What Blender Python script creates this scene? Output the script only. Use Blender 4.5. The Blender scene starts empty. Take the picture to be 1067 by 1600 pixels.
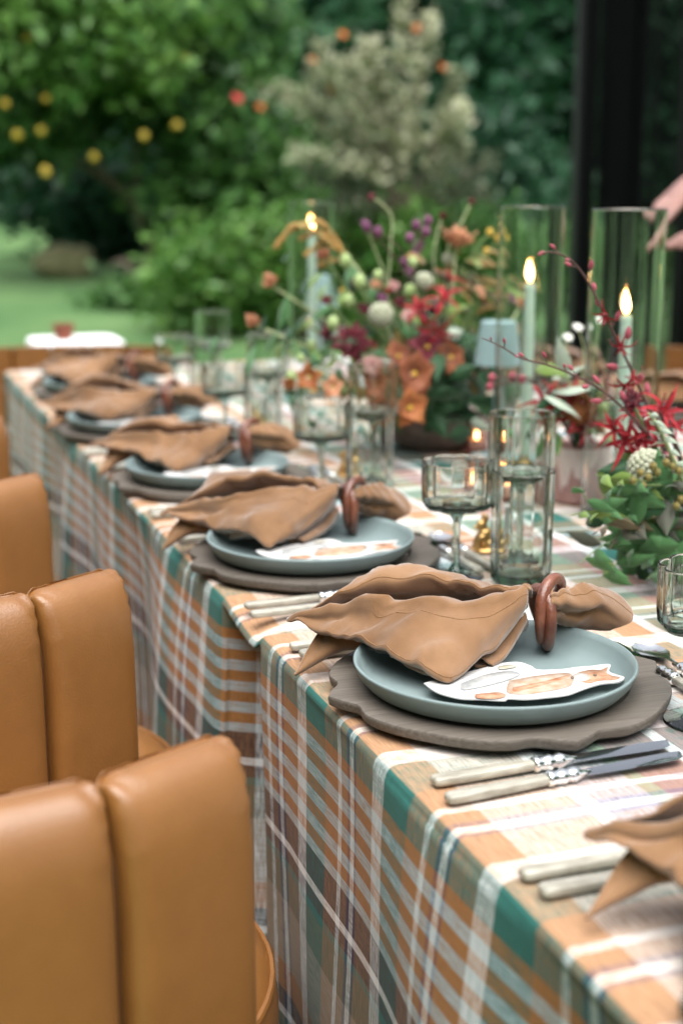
import bpy, bmesh, math, random
import numpy as np
from mathutils import Vector, Matrix, Euler, noise
R = math.radians
random.seed(7)
rng = np.random.default_rng(11)
SC = bpy.context.scene
COL = SC.collection

# ------------------------------------------------------------------ camera
CAM_Z, PITCH, YAW, FPX = 1.247, R(12.7), R(19.3), 2222.0     # table top at z = 0.75
cd = bpy.data.cameras.new('camera'); cam = bpy.data.objects.new('camera', cd); COL.objects.link(cam)
cam.location = (0, 0, CAM_Z); cam.rotation_euler = (R(90) - PITCH, 0, -YAW)
cd.sensor_fit = 'VERTICAL'; cd.sensor_height = 36; cd.lens = 50
cd.clip_start = .02; cd.clip_end = 600
cd.dof.use_dof = True; cd.dof.focus_distance = 1.43; cd.dof.aperture_fstop = 3.2; cd.dof.aperture_blades = 0
SC.camera = cam
# ------------------------------------------------------------------ world, sun, exposure (soft overcast shade)
w = bpy.data.worlds.new('World'); SC.world = w; w.use_nodes = True
nt = w.node_tree; bgn = nt.nodes['Background']
sky = nt.nodes.new('ShaderNodeTexSky'); sky.sky_type = 'NISHITA'; sky.sun_disc = False
SUN_EL, SUN_AZ = R(70), R(190)       # azimuth clockwise from +Y
sky.sun_elevation = SUN_EL; sky.sun_rotation = SUN_AZ; sky.dust_density = 2.0; sky.air_density = 1.0; sky.ozone_density = 1.0
hs = nt.nodes.new('ShaderNodeHueSaturation'); hs.inputs['Saturation'].default_value = .30
nt.links.new(sky.outputs[0], hs.inputs['Color']); nt.links.new(hs.outputs[0], bgn.inputs[0]); bgn.inputs[1].default_value = .10
sd = bpy.data.lights.new('sun', 'SUN'); sd.energy = 1.9; sd.angle = R(65); sd.color = (1, .985, .965)
so = bpy.data.objects.new('sun', sd); COL.objects.link(so)
sdir = Vector((math.sin(SUN_AZ)*math.cos(SUN_EL), math.cos(SUN_AZ)*math.cos(SUN_EL), math.sin(SUN_EL)))
so.rotation_euler = sdir.to_track_quat('Z', 'Y').to_euler(); so.location = (0, -3, 6)
vs = SC.view_settings; vs.view_transform = 'Standard'; vs.look = 'None'; vs.exposure = 1.8; vs.gamma = 1; vs.use_curve_mapping = False
cy = SC.cycles; cy.use_denoising = True; cy.adaptive_threshold = .025; cy.max_bounces = 12; cy.transmission_bounces = 12; cy.transparent_max_bounces = 24
cy.glossy_bounces = 5; cy.diffuse_bounces = 3; cy.caustics_reflective = False; cy.caustics_refractive = True
cy.sample_clamp_indirect = 4.0; cy.blur_glossy = .6

# ------------------------------------------------------------------ helpers
cP, sP, cY, sY = math.cos(PITCH), math.sin(PITCH), math.cos(YAW), math.sin(YAW)
def ray(px, py):                      # direction through a point of the 1067x1600 photograph (used for measuring only)
    r_, v = (px-533.5)/FPX, (py-800)/FPX
    fw, up = cP - v*sP, -(sP + v*cP)
    return Vector((sY*fw + cY*r_, cY*fw - sY*r_, up))
def at(px, py, z):                    # point at height z
    d = ray(px, py); s = (z-CAM_Z)/d.z
    return Vector((d.x*s, d.y*s, z))
def WY(px, py, Y):                    # point at world depth Y
    d = ray(px, py); s = Y/d.y
    return Vector((d.x*s, Y, CAM_Z + d.z*s))
TOP = .75
def aT(px, py, h): return at(px, py, TOP+h)

def tag(o, label=None, cat=None, group=None, kind=None):
    if label: o['label'] = label
    if cat: o['category'] = cat
    if group: o['group'] = group
    if kind: o['kind'] = kind
    return o
def mk(name, data, parent=None, loc=None, rot=None, scale=None):
    o = bpy.data.objects.new(name, data); COL.objects.link(o)
    if parent: o.parent = parent
    if loc is not None: o.location = loc
    if rot is not None: o.rotation_euler = rot
    if scale is not None: o.scale = scale if hasattr(scale, '__len__') else (scale,)*3
    return o
def thing(name, label, cat, loc=(0,0,0), rz=0, group=None):
    return tag(mk(name, None, None, loc, (0,0,rz)), label, cat, group)

class MB:
    def __init__(s): s.v, s.f, s.m = [], [], []
    def face(s, idx, m=0): s.f.append(tuple(idx)); s.m.append(m)
    def grid(s, P, m=0, close_v=False, flip=False):           # P[i][j] points
        b = len(s.v); n, k = len(P), len(P[0])
        for row in P: s.v.extend([tuple(p) for p in row])
        for i in range(n-1):
            for j in range(k if close_v else k-1):
                j2 = (j+1) % k
                q = (b+i*k+j, b+i*k+j2, b+(i+1)*k+j2, b+(i+1)*k+j)
                s.face(q[::-1] if flip else q, m)
        return b
    def lathe(s, prof, n=48, m=0, lobe=None, M=None, cap=True):   # prof: (r, z[, lobe weight])
        rows = []
        for p in prof:
            r_, z = p[0], p[1]; wgt = p[2] if len(p) > 2 else 0
            row = []
            for j in range(n):
                a = 2*math.pi*j/n
                rr = r_*(1 + (wgt*lobe(a) if lobe and wgt else 0))
                q = Vector((rr*math.cos(a), rr*math.sin(a), z)); row.append(M @ q if M else q)
            rows.append(row)
        b = s.grid(rows, m, True)
        if cap:
            k = len(prof)
            if prof[0][0] > 1e-6: s.face([b+j for j in range(n)][::-1], m)
            if prof[-1][0] > 1e-6: s.face([b+(k-1)*n+j for j in range(n)], m)
        return s
    def dlathe(s, prof, n=96, **kw):                     # lathe with holding loops at the ends of long walls
        out = [prof[0]]
        for a, b in zip(prof, prof[1:]):
            d = math.hypot(b[0]-a[0], b[1]-a[1]); a3, b3 = (tuple(a)+(0,))[:3], (tuple(b)+(0,))[:3]
            if d > .006:
                for f in (.0012/d, .004/d, .5, 1-.004/d, 1-.0012/d): out.append(tuple(a3[i]+(b3[i]-a3[i])*f for i in range(3)))
            out.append(b)
        return s.lathe(out, n, **kw)
    def tube(s, pts, rad, n=8, m=0, closed=False, flat=1.0):
        pts = [Vector(p) for p in pts]; k = len(pts)
        if not hasattr(rad, '__len__'): rad = [rad]*k
        rows = []; up = Vector((0, 0, 1)); prev = None
        for i in range(k):
            if closed: t = pts[(i+1) % k] - pts[i-1]
            else: t = pts[min(i+1, k-1)] - pts[max(i-1, 0)]
            t = t.normalized() if t.length > 1e-9 else Vector((0, 0, 1))
            if prev is None:
                a = t.cross(up)
                if a.length < 1e-3: a = t.cross(Vector((1, 0, 0)))
                a.normalize()
            else:
                a = prev - t*prev.dot(t); a.normalize()
            prev = a; b_ = t.cross(a)
            rows.append([pts[i] + (a*math.cos(x) + b_*math.sin(x)*flat)*rad[i] for x in [2*math.pi*j/n for j in range(n)]])
        if closed: rows.append(rows[0])
        b = s.grid(rows, m, True)
        if not closed:
            s.face([b+j for j in range(n)], m); s.face([b+(k-1)*n+j for j in range(n)][::-1], m)
        return s
    def box(s, c, d, m=0, M=None):
        b = len(s.v)
        for x in (-1, 1):
            for y in (-1, 1):
                for z in (-1, 1):
                    p = Vector((c[0]+x*d[0]/2, c[1]+y*d[1]/2, c[2]+z*d[2]/2)); s.v.append(tuple(M @ p if M else p))
        for q in ((0,1,3,2),(4,6,7,5),(0,4,5,1),(2,3,7,6),(0,2,6,4),(1,5,7,3)): s.face([b+i for i in q], m)
        return s
    def ball(s, c, r_, m=0, n=10, k=7, sc=(1,1,1), M=None):
        rows = []
        for i in range(k+1):
            t = math.pi*i/k
            row = []
            for j in range(n):
                a = 2*math.pi*j/n
                q = Vector((math.sin(t)*math.cos(a)*sc[0], math.sin(t)*math.sin(a)*sc[1], -math.cos(t)*sc[2]))*r_ + Vector(c)
                row.append(M @ q if M else q)
            rows.append(row)
        s.grid(rows, m, True); return s
    def mesh(s, name, mats, smooth=True, angle=40, merge=True):
        me = bpy.data.meshes.new(name); me.from_pydata(s.v, [], s.f)
        for mt in (mats if isinstance(mats, (list, tuple)) else [mats]): me.materials.append(mt)
        me.polygons.foreach_set('material_index', s.m)
        if merge:
            bm = bmesh.new(); bm.from_mesh(me); bmesh.ops.remove_doubles(bm, verts=bm.verts, dist=1e-6)
            bmesh.ops.dissolve_degenerate(bm, edges=bm.edges, dist=1e-7)
            bm.to_mesh(me); bm.free()
        if smooth:
            me.polygons.foreach_set('use_smooth', [True]*len(me.polygons))
            if angle: me.set_sharp_from_angle(angle=R(angle))
        me.update(); return me

def cat(pts, n):                        # Catmull-Rom through control points
    pts = [Vector(p) for p in pts]; k = len(pts); out = []
    for i in range(n):
        t = i/(n-1)*(k-1); a = min(int(t), k-2); u = t-a
        p0, p1, p2, p3 = pts[max(a-1, 0)], pts[a], pts[a+1], pts[min(a+2, k-1)]
        out.append(.5*((2*p1) + (p2-p0)*u + (2*p0-5*p1+4*p2-p3)*u*u + (3*p1-p0-3*p2+p3)*u**3))
    return out
def loft(curves, nu, nv):               # curves -> grid [nv][nu]
    cs = [cat(c, nu) for c in curves]
    cols = [cat([c[i] for c in cs], nv) for i in range(nu)]
    return [[cols[i][j] for i in range(nu)] for j in range(nv)]
def frame(pos, d, roll=0):              # z axis along d
    z = Vector(d).normalized(); x = Vector((0, 0, 1)).cross(z)
    if x.length < 1e-3: x = Vector((1, 0, 0))
    x.normalize(); y = z.cross(x)
    M = Matrix((x, y, z)).transposed().to_4x4(); M = M @ Matrix.Rotation(roll, 4, 'Z'); M.translation = Vector(pos)
    return M

# ------------------------------------------------------------------ materials
def N(nt_, typ, **kw):
    n = nt_.nodes.new(typ)
    for k, v in kw.items():
        if k in n.inputs: n.inputs[k].default_value = v
        else: setattr(n, k, v)
    return n
def mat(name, c1, c2=None, rough=.6, scale=20, stretch=None, bump=0, bscale=None, metal=0, spec=.5, sheen=0, sss=0, detail=4, coat=0, lo=.35, hi=.65, trans=0, ior=1.45, rvar=0, rnd=0, coord='Object'):
    m = bpy.data.materials.new(name); m.use_nodes = True; t = m.node_tree; p = t.nodes['Principled BSDF']
    p.inputs['Roughness'].default_value = rough; p.inputs['Metallic'].default_value = metal; p.inputs['Specular IOR Level'].default_value = spec
    p.inputs['Sheen Weight'].default_value = sheen; p.inputs['Coat Weight'].default_value = coat; p.inputs['Coat Roughness'].default_value = .15
    p.inputs['Transmission Weight'].default_value = trans; p.inputs['IOR'].default_value = ior
    if sss: p.inputs['Subsurface Weight'].default_value = sss; p.inputs['Subsurface Radius'].default_value = (.01, .006, .003); p.inputs['Subsurface Scale'].default_value = .5
    tc = N(t, 'ShaderNodeTexCoord'); mp = N(t, 'ShaderNodeMapping'); t.links.new(tc.outputs[coord], mp.inputs[0])
    if rnd:
        oi = N(t, 'ShaderNodeObjectInfo'); ml = N(t, 'ShaderNodeMath', operation='MULTIPLY'); ml.inputs[1].default_value = 37.0
        t.links.new(oi.outputs['Random'], ml.inputs[0]); t.links.new(ml.outputs[0], mp.inputs['Location'])
    if stretch: mp.inputs['Scale'].default_value = stretch
    c1 = (*c1, 1)
    if c2 is not None:
        nz = N(t, 'ShaderNodeTexNoise', Scale=scale, Detail=detail, Roughness=.6); t.links.new(mp.outputs[0], nz.inputs['Vector'])
        rp = N(t, 'ShaderNodeValToRGB'); rp.color_ramp.elements[0].color = c1; rp.color_ramp.elements[1].color = (*c2, 1)
        rp.color_ramp.elements[0].position = lo; rp.color_ramp.elements[1].position = hi
        t.links.new(nz.outputs['Fac'], rp.inputs[0]); out = rp.outputs[0]
        if rnd:
            hv = N(t, 'ShaderNodeHueSaturation'); mr = N(t, 'ShaderNodeMapRange'); mr.inputs['To Min'].default_value = 1-rnd; mr.inputs['To Max'].default_value = 1+rnd
            t.links.new(oi.outputs['Random'], mr.inputs[0]); t.links.new(mr.outputs[0], hv.inputs['Value']); t.links.new(out, hv.inputs['Color']); out = hv.outputs[0]
        t.links.new(out, p.inputs['Base Color'])
        if rvar:
            mr2 = N(t, 'ShaderNodeMapRange'); mr2.inputs['To Min'].default_value = rough-rvar; mr2.inputs['To Max'].default_value = rough+rvar
            t.links.new(nz.outputs['Fac'], mr2.inputs[0]); t.links.new(mr2.outputs[0], p.inputs['Roughness'])
    else: p.inputs['Base Color'].default_value = c1
    if bump:
        nb = N(t, 'ShaderNodeTexNoise', Scale=bscale or scale*4, Detail=3); t.links.new(mp.outputs[0], nb.inputs['Vector'])
        bp = N(t, 'ShaderNodeBump', Strength=bump, Distance=.002); t.links.new(nb.outputs['Fac'], bp.inputs['Height']); t.links.new(bp.outputs[0], p.inputs['Normal'])
    return m
def leafmat(name, ca, cb, rough=.45, trans=.35, spec=.4):          # per-leaf tint from the 'tint' face attribute
    m = bpy.data.materials.new(name); m.use_nodes = True; t = m.node_tree; p = t.nodes['Principled BSDF']
    at_ = N(t, 'ShaderNodeAttribute', attribute_name='tint'); mx = N(t, 'ShaderNodeMix', data_type='RGBA')
    mx.inputs[6].default_value = (*ca, 1); mx.inputs[7].default_value = (*cb, 1)
    t.links.new(at_.outputs['Fac'], mx.inputs[0]); t.links.new(mx.outputs[2], p.inputs['Base Color'])
    p.inputs['Roughness'].default_value = rough; p.inputs['Specular IOR Level'].default_value = spec
    tl = N(t, 'ShaderNodeBsdfTranslucent'); t.links.new(mx.outputs[2], tl.inputs[0]); ms = N(t, 'ShaderNodeMixShader'); ms.inputs[0].default_value = trans
    t.links.new(p.outputs[0], ms.inputs[1]); t.links.new(tl.outputs[0], ms.inputs[2]); t.links.new(ms.outputs[0], t.nodes['Material Output'].inputs[0])
    return m
def glassmat(name, tint, edge, ior=1.45, dens=60):
    m = bpy.data.materials.new(name); m.use_nodes = True; t = m.node_tree; t.nodes.remove(t.nodes['Principled BSDF'])
    g = N(t, 'ShaderNodeBsdfRefraction', Color=(*tint, 1), Roughness=0.0, IOR=ior); gl = N(t, 'ShaderNodeBsdfGlossy', Roughness=.02)
    fr = N(t, 'ShaderNodeFresnel', IOR=ior); ms = N(t, 'ShaderNodeMixShader')
    t.links.new(fr.outputs[0], ms.inputs[0]); t.links.new(g.outputs[0], ms.inputs[1]); t.links.new(gl.outputs[0], ms.inputs[2])
    t.links.new(ms.outputs[0], t.nodes['Material Output'].inputs[0])
    va = N(t, 'ShaderNodeVolumeAbsorption', Color=(*edge, 1), Density=dens); t.links.new(va.outputs[0], t.nodes['Material Output'].inputs['Volume'])
    return m
# ------------------------------------------------------------------ the ground
EX, EY0, EY1, TW = .427, -.9, 4.12, 1.40          # table edge x, near end, far end, width
def ground_z(x, y): 
    t = min(max((y-7)/17, 0), 1); return .95*t + .03*math.sin(x*.5)*t
M_lawn = mat('lawn_grass', (.038, .10, .026), (.095, .17, .055), rough=.9, scale=.8, bump=.6, bscale=60, detail=8)
mb = MB(); xs = [-160, -80, -40] + [i*2.0 for i in range(-12, 16)] + [45, 80, 160]; ys = [-120, -40, -10, 0, 4, 7] + [7+i for i in range(1, 18)] + [30, 60, 120, 260]
mb.grid([[(x, y, ground_z(x, y)) for x in xs] for y in ys], flip=True)
tag(mk('lawn', mb.mesh('lawn', M_lawn)), kind='structure')

# ------------------------------------------------------------------ plaid tablecloth
def plaid():
    m = bpy.data.materials.new('plaid_linen'); m.use_nodes = True; t = m.node_tree; p = t.nodes['Principled BSDF']; L = t.links.new
    uv = N(t, 'ShaderNodeUVMap', uv_map='weave'); sx = N(t, 'ShaderNodeSeparateXYZ'); L(uv.outputs[0], sx.inputs[0])
    def mth(op, a, b=None):
        n = N(t, 'ShaderNodeMath', operation=op)
        for i, q in enumerate((a, b)):
            if q is None: continue
            if isinstance(q, (int, float)): n.inputs[i].default_value = q
            else: L(q, n.inputs[i])
        return n.outputs[0]
    OR, BA, TE, WH, GY, PU = (.275, .122, .042), (.24, .135, .076), (.026, .105, .088), (.62, .615, .60), (.33, .40, .42), (.05, .035, .085)
    BR, OL, BE, NA, LI, MA, SA, LB = (.032, .016, .016), (.085, .09, .055), (.50, .425, .365), (.016, .024, .03), (.40, .385, .40), (.27, .185, .18), (.24, .28, .21), (.42, .50, .52)
    TN = (.22, .185, .14)
    def ramp(seq, fac):
        tot = sum(q for q, _ in seq); r_ = N(t, 'ShaderNodeValToRGB'); cr = r_.color_ramp; cr.interpolation = 'CONSTANT'; x = 0
        for i, (q, c) in enumerate(seq):
            e = cr.elements[i] if i < 2 else cr.elements.new(x/tot)
            e.position = x/tot; e.color = (*c, 1); x += q
        L(fac, r_.inputs[0]); return r_.outputs[0], tot
    A = [(.060, TE), (.030, WH), (.048, BA), (.006, PU), (.012, WH), (.008, PU), (.018, BA), (.011, WH), (.038, BA)]
    HB = [(.037, TE)] + [(.0145, OR), (.0135, GY)]*5 + [(.034, BR), (.010, WH), (.016, BR), (.010, TE), (.043, OL), (.085, TN), (.036, OR), (.025, NA), (.009, WH), (.05, TE), (.02, OL)]
    TO = (.38, .235, .145)  # paler copy of the orange thread; sky bleaching on the top put into colour
    TB = [(.037, TO), (.083, BE), (.016, WH), (.05, LI), (.016, SA), (.052, MA), (.012, WH), (.045, MA), (.03, LB), (.05, BE), (.04, TO), (.016, WH), (.05, SA), (.04, MA), (.02, WH), (.06, TE), (.05, BE)]
    A_, at_ = ramp(A, mth('FRACT', mth('DIVIDE', mth('SUBTRACT', sx.outputs[0], 1.0407), .231)))
    H_, ht = ramp(HB, mth('FRACT', mth('DIVIDE', mth('MULTIPLY', sx.outputs[1], -1), sum(q for q, _ in HB))))
    T_, tt = ramp(TB, mth('FRACT', mth('DIVIDE', sx.outputs[1], sum(q for q, _ in TB))))
    mx = N(t, 'ShaderNodeMix', data_type='RGBA'); L(mth('GREATER_THAN', sx.outputs[1], 0), mx.inputs[0]); L(H_, mx.inputs[6]); L(T_, mx.inputs[7])
    def thread(sc):
        mp = N(t, 'ShaderNodeMapping'); mp.inputs['Scale'].default_value = sc; L(uv.outputs[0], mp.inputs[0])
        n = N(t, 'ShaderNodeTexNoise', Scale=1.0, Detail=2, Roughness=.6); L(mp.outputs[0], n.inputs[0]); return n.outputs['Fac']
    n1, n2 = thread((40, 700, 1)), thread((700, 40, 1))
    fac = mth('ADD', mth('MULTIPLY', mth('SUBTRACT', n1, n2), 1.6), .60)
    cl = N(t, 'ShaderNodeClamp'); L(fac, cl.inputs[0]); cl.inputs[1].default_value = .22; cl.inputs[2].default_value = .82
    wv = N(t, 'ShaderNodeMix', data_type='RGBA'); L(cl.outputs[0], wv.inputs[0]); L(A_, wv.inputs[6]); L(mx.outputs[2], wv.inputs[7])
    hv = N(t, 'ShaderNodeHueSaturation', Saturation=1.10); L(mth('ADD', mth('MULTIPLY', mth('ADD', n1, n2), .7), .32), hv.inputs['Value']); L(wv.outputs[2], hv.inputs['Color'])
    L(hv.outputs[0], p.inputs['Base Color']); p.inputs['Roughness'].default_value = .82; p.inputs['Sheen Weight'].default_value = .04; p.inputs['Sheen Roughness'].default_value = .5
    p.inputs['Specular IOR Level'].default_value = .25
    bp = N(t, 'ShaderNodeBump', Strength=.35, Distance=.0006); L(mth('ADD', n1, n2), bp.inputs['Height']); L(bp.outputs[0], p.inputs['Normal'])
    return m
M_plaid = plaid()

def build_cloth():
    # plan path of the hanging edge: a deep fold tucks in where the two tables meet
    fold = [(1.40, 0), (1.47, -.004), (1.492, -.003), (1.503, .006), (1.512, .04), (1.524, .10), (1.545, .125), (1.580, .105), (1.625, .055), (1.655, .014), (1.675, -.002), (1.71, -.004), (1.78, 0)]
    path = [(y, 0) for y in np.arange(EY0, 1.39, .014)]
    path += [tuple(p) for p in [(q.x, q.y) for q in cat([(a, b, 0) for a, b in fold], 60)]]
    path += [(y, 0) for y in np.arange(1.80, EY1-.001, .02)] + [(EY1, 0)]
    path = np.array(path, float); base_y = path[:, 0]; ind = path[:, 1]
    seg = np.hypot(np.diff(path[:, 0]), np.diff(path[:, 1])*.55); u = np.concatenate([[0], np.cumsum(seg)]); u += EY0
    i1 = np.searchsorted(base_y, 1.4); u -= (u[i1]-base_y[i1])          # plaid phase right in front of the fold
    rows = []; tv = []
    rad = .011
    hang = list(np.concatenate([np.linspace(-.735, -.1, 34), np.linspace(-.085, -.012, 10)]))
    top = list(np.concatenate([np.linspace(.012, .10, 10), np.linspace(.12, TW-.12, 40), np.linspace(TW-.10, TW-.012, 8)]))
    def arc(): return [i*R(90)/5 for i in range(6)]
    def wave(y, d):                     # outward wave of the hanging cloth, grows with the drop
        g = (1-math.exp(-d/.16))
        return g*(.016*math.sin(y*7.1+.6+.8*d)+.012*math.sin(y*12.7+2+1.2*d)+.010*max(0, math.sin(y*3.3+1.9))**3 + .034*d*math.sin(y*15+3*d+1))
    def prof(y, inn, far=False):
        pts = []
        for t in hang:                       # left hang, bottom to top
            d = -t; ramp_ = min(1, max(0, (d-.004)/.05))**.8
            dx = inn*ramp_*(1+.25*min(d/.5, 1))
            pts.append((EX - wave(y, d) - .02*d + dx, y + (.02*math.sin(d*9) if inn > .004 else 0)*ramp_*.4, TOP+t))
        for a in arc():
            dx = inn*.0
            pts.append((EX+rad-rad*math.cos(a), y, TOP-rad+rad*math.sin(a) - .22*max(inn, 0)*(.5)))
        for t in top:
            dip = -.5*max(inn, 0)*math.exp(-t/.028)*.35
            und = .0006*math.sin(y*31+t*17)+.0005*math.sin(y*13-t*29)
            pts.append((EX+t, y, TOP+dip+und))
        for a in arc()[::-1]: pts.append((EX+TW-rad+rad*math.cos(a), y, TOP-rad+rad*math.sin(a)))
        for t in hang[::-1]:
            pts.append((EX+TW+wave(y*1.1+3, -t), y, TOP+t))
        return pts
    tv = hang + [-.011+.02*i/5 for i in range(6)] + top + [TW-.011+.02*i/5 for i in range(6)] + [TW-q for q in hang[::-1]]
    P = [prof(y, i) for y, i in zip(base_y, ind)]
    # far end drop
    end = []
    nrow = len(P[0]); nh = len(hang)
    P_end = []
    for d in np.linspace(.012, .735, 24):
        row = []
        for k in range(nrow):
            x, y, z = P[-1][k]
            zz = min(z, TOP-d); yy = EY1+.011+ (.012*math.sin(x*11)*(1-math.exp(-d/.2)))
            row.append((x, yy, zz))
        P_end.append(row)
    allrows = P + P_end
    mb = MB(); mb.grid(allrows)
    me = bpy.data.meshes.new('tablecloth'); me.from_pydata(mb.v, [], mb.f); me.materials.append(M_plaid)
    uu = list(u) + [u[-1]+d for d in np.linspace(.012, .735, 24)]
    uvl = me.uv_layers.new(name='weave'); li = np.zeros(len(me.loops), int); me.loops.foreach_get('vertex_index', li)
    UV = np.array([(uu[i//nrow], tv[i % nrow]) for i in range(len(mb.v))]); uvl.data.foreach_set('uv', UV[li].ravel())
    me.polygons.foreach_set('use_smooth', [True]*len(me.polygons)); me.update()
    return me
cl = tag(mk('tablecloth', build_cloth()), 'long plaid linen tablecloth in rust, teal and cream, hanging over the table edge', 'tablecloth')
sdm = cl.modifiers.new('thick', 'SOLIDIFY'); sdm.thickness = .0012; sdm.offset = -1

M_wood = mat('table_wood', (.12, .07, .035), (.2, .12, .06), rough=.6, scale=6, stretch=(1, 8, 8))
for k, (y0, y1) in enumerate(((EY0+.02, 1.46), (1.70, EY1-.02))):
    t = thing('dining_table', ['near wooden dining table hidden under the plaid cloth', 'far wooden dining table hidden under the plaid cloth'][k], 'table', (EX+TW/2, (y0+y1)/2, 0))
    mk('table_top', MB().box((0, 0, .715), (TW-.06, y1-y0, .045)).mesh('top', M_wood, angle=30), t)
    leg = MB().box((0, 0, .345), (.07, .07, .69)).mesh('leg', M_wood, angle=30)
    for sx_ in (-1, 1):
        for sy_ in (-1, 1): mk('leg', leg, t, (sx_*(TW/2-.2), sy_*((y1-y0)/2-.12), 0))

# ------------------------------------------------------------------ tub chairs in tan leather
M_leather = mat('tan_leather', (.178, .070, .014), (.235, .097, .021), rough=.42, scale=7, bump=.2, bscale=420, spec=.85, rvar=.05, detail=6)
M_seam = mat('leather_seam', (.10, .04, .012), rough=.6)
M_plinth = mat('dark_plinth', (.02, .017, .015), rough=.5)
CW = R(17.0); CR = .42                     # one upholstered channel of the back
def channel_mesh():
    W, RI, RO, Z0, Z1 = .0622, -.012, .036, .05, .832
    def sec(z, ro, wsc, n=40, puck=0):
        row = []; c0, h = (ro+RI)/2, (ro-RI)/2
        for j in range(n):
            a = 2*math.pi*j/n; c, s_ = math.cos(a), math.sin(a)
            x = math.copysign(abs(c)**.38, c)*W*wsc; y = -(c0 + math.copysign(abs(s_)**.62, s_)*h)
            row.append((x, y, z + puck*abs(c)**6))
        return row
    rows = [sec(Z0, RO-.01, .97)]
    for z in np.linspace(Z0+.03, Z1-.085, 9): rows.append(sec(z, RO+.004*math.sin((z-.1)*4.2), 1))
    for a in np.linspace(0, 90, 12)[1:]:
        ro = RI+.010+(RO-RI-.010)*math.cos(R(a))**.85
        rows.append(sec(Z1-.075+.075*math.sin(R(a)), ro, 1-.045*(a/90)**4, puck=-.006*(a/90)**2))
    rows.append(sec(Z1-.003, RI+.004, .92, puck=-.006))
    mb = MB(); b = mb.grid(rows, 0, True); mb.face([b+j for j in range(40)][::-1])
    n = len(rows); mb.face([b+(n-1)*40+j for j in range(40)])
    me = mb.mesh('back_channel', M_leather, angle=None)
    for v in me.vertices:                       # small puckers at the gathered top corners
        k = max(0, (v.co.z-.74)/.09)*(abs(v.co.x)/W)**4
        v.co.z += .004*k*math.sin(v.co.x*260+v.co.y*190); v.co.y += .003*k*math.sin(v.co.z*420)
    return me
ME_chan = channel_mesh()
ME_crest = MB().tube([(x, .006, .8275-.006*(abs(x)/.06)**6) for x in np.linspace(-.054, .054, 15)], .0022, 6).mesh('crest_seam', M_seam)
ME_seam = MB().tube([(0, -.018, z) for z in np.linspace(.06, .735, 24)] + [(0, -.017, .765), (0, -.010, .79), (0, .000, .806)], .004, 6).mesh('seam', M_seam)
def seat_mesh():
    pr = [(.0, .05), (.21, .05), (.225, .07), (.228, .33), (.236, .345), (.252, .36), (.258, .39), (.258, .43), (.250, .458), (.232, .474), (.2, .482), (.12, .486), (0, .488)]
    return MB().lathe(pr, 64).mesh('seat', M_leather, angle=None)
ME_seat = seat_mesh()
ME_pipe = MB().tube([(.252*math.cos(a), .252*math.sin(a), .457) for a in np.linspace(0, 2*math.pi, 65)[:-1]], .0035, 6, closed=True).mesh('piping', M_leather)
ME_plinth = MB().lathe([(0, 0), (.19, 0), (.19, .095), (0, .095)], 40).mesh('plinth', M_plinth)
def chair(ax, ay, n0, label, nch=6, zs=1.0, sdx=-.172):
    # ax, ay: crest corner where the back ends; n0: direction the first channel faces outwards
    e = n0 + CW/2; cx, cy_ = ax-CR*math.cos(e), ay-CR*math.sin(e)
    so3 = Matrix.Rotation(n0+R(58), 3, 'Z') @ Vector((sdx, .25, 0)); sx_, sy_ = ax+so3.x, ay+so3.y
    t = thing('tub_chair', label, 'chair', (cx, cy_, 0), 0, 'tan leather tub chairs'); t.scale.z = zs
    so_ = (sx_-cx, sy_-cy_, 0); st = mk('seat', ME_seat, t, (so_[0], so_[1], .04)); mk('piping', ME_pipe, st); mk('plinth', ME_plinth, t, so_)
    for k in range(nch):
        a = n0 - CW*k
        ch = mk('back_channel', ME_chan, t, (CR*math.cos(a), CR*math.sin(a), 0), (0, 0, a+R(90))); mk('crest_seam', ME_crest, ch)
        if k:
            b = a + CW/2; mk('seam', ME_seam, t, (CR*math.cos(b), CR*math.sin(b), 0), (0, 0, b+R(90)))
    return t
chair(.262, 1.024, R(-63), 'tan leather channel-back tub chair nearest the camera, lower left corner')
chair(.270, 1.554, R(-56), 'tan leather channel-back tub chair, second from the front at the left', sdx=-.128)
chair(.262, 2.146, R(-56), 'tan leather channel-back tub chair, third from the front at the left')
chair(.272, 2.770, R(-56), 'tan leather tub chair cut by the left edge, farthest of that side')
chair(.305, 4.53, R(130), 'tan leather tub chair at the far head of the table', zs=.915)
chair(2.10, 2.74, R(35), 'pale lit tan leather tub chair across the table, right edge')
chair(2.14, 3.42, R(35), 'tan leather tub chair across the table, behind the two tall candles')
# ------------------------------------------------------------------ place settings
M_charger = mat('weathered_wood', (.074, .062, .050), (.128, .109, .090), rough=.55, scale=7, stretch=(1.5, 55, 55), detail=7, rnd=.12, spec=.35)
M_plate = mat('sage_matt_glaze', (.17, .222, .22), (.185, .237, .232), rough=.48, scale=30, spec=.35)
M_suede = mat('brown_suede', (.12, .058, .023), (.258, .142, .071), rough=.95, scale=11, bump=.22, bscale=900, sheen=.5, spec=.1, detail=6, lo=.3, hi=.72, rnd=.08)
M_ring = mat('red_brown_leather_cord', (.085, .025, .014), (.17, .06, .032), rough=.3, scale=45, bump=.4, bscale=300, spec=.5, coat=.25, rnd=.15)
M_bone = mat('bone_handle', (.22, .20, .155), (.43, .41, .34), rough=.32, scale=14, stretch=(2, 9, 9), spec=.5, coat=.3, rnd=.1)
M_silver = mat('silver', (.80, .80, .78), rough=.14, metal=1)
M_blade = mat('steel_blade', (.33, .34, .35), rough=.08, metal=1)
M_bronze = mat('gilt_bronze', (.42, .25, .09), (.55, .36, .15), rough=.38, metal=1, scale=30)
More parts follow.
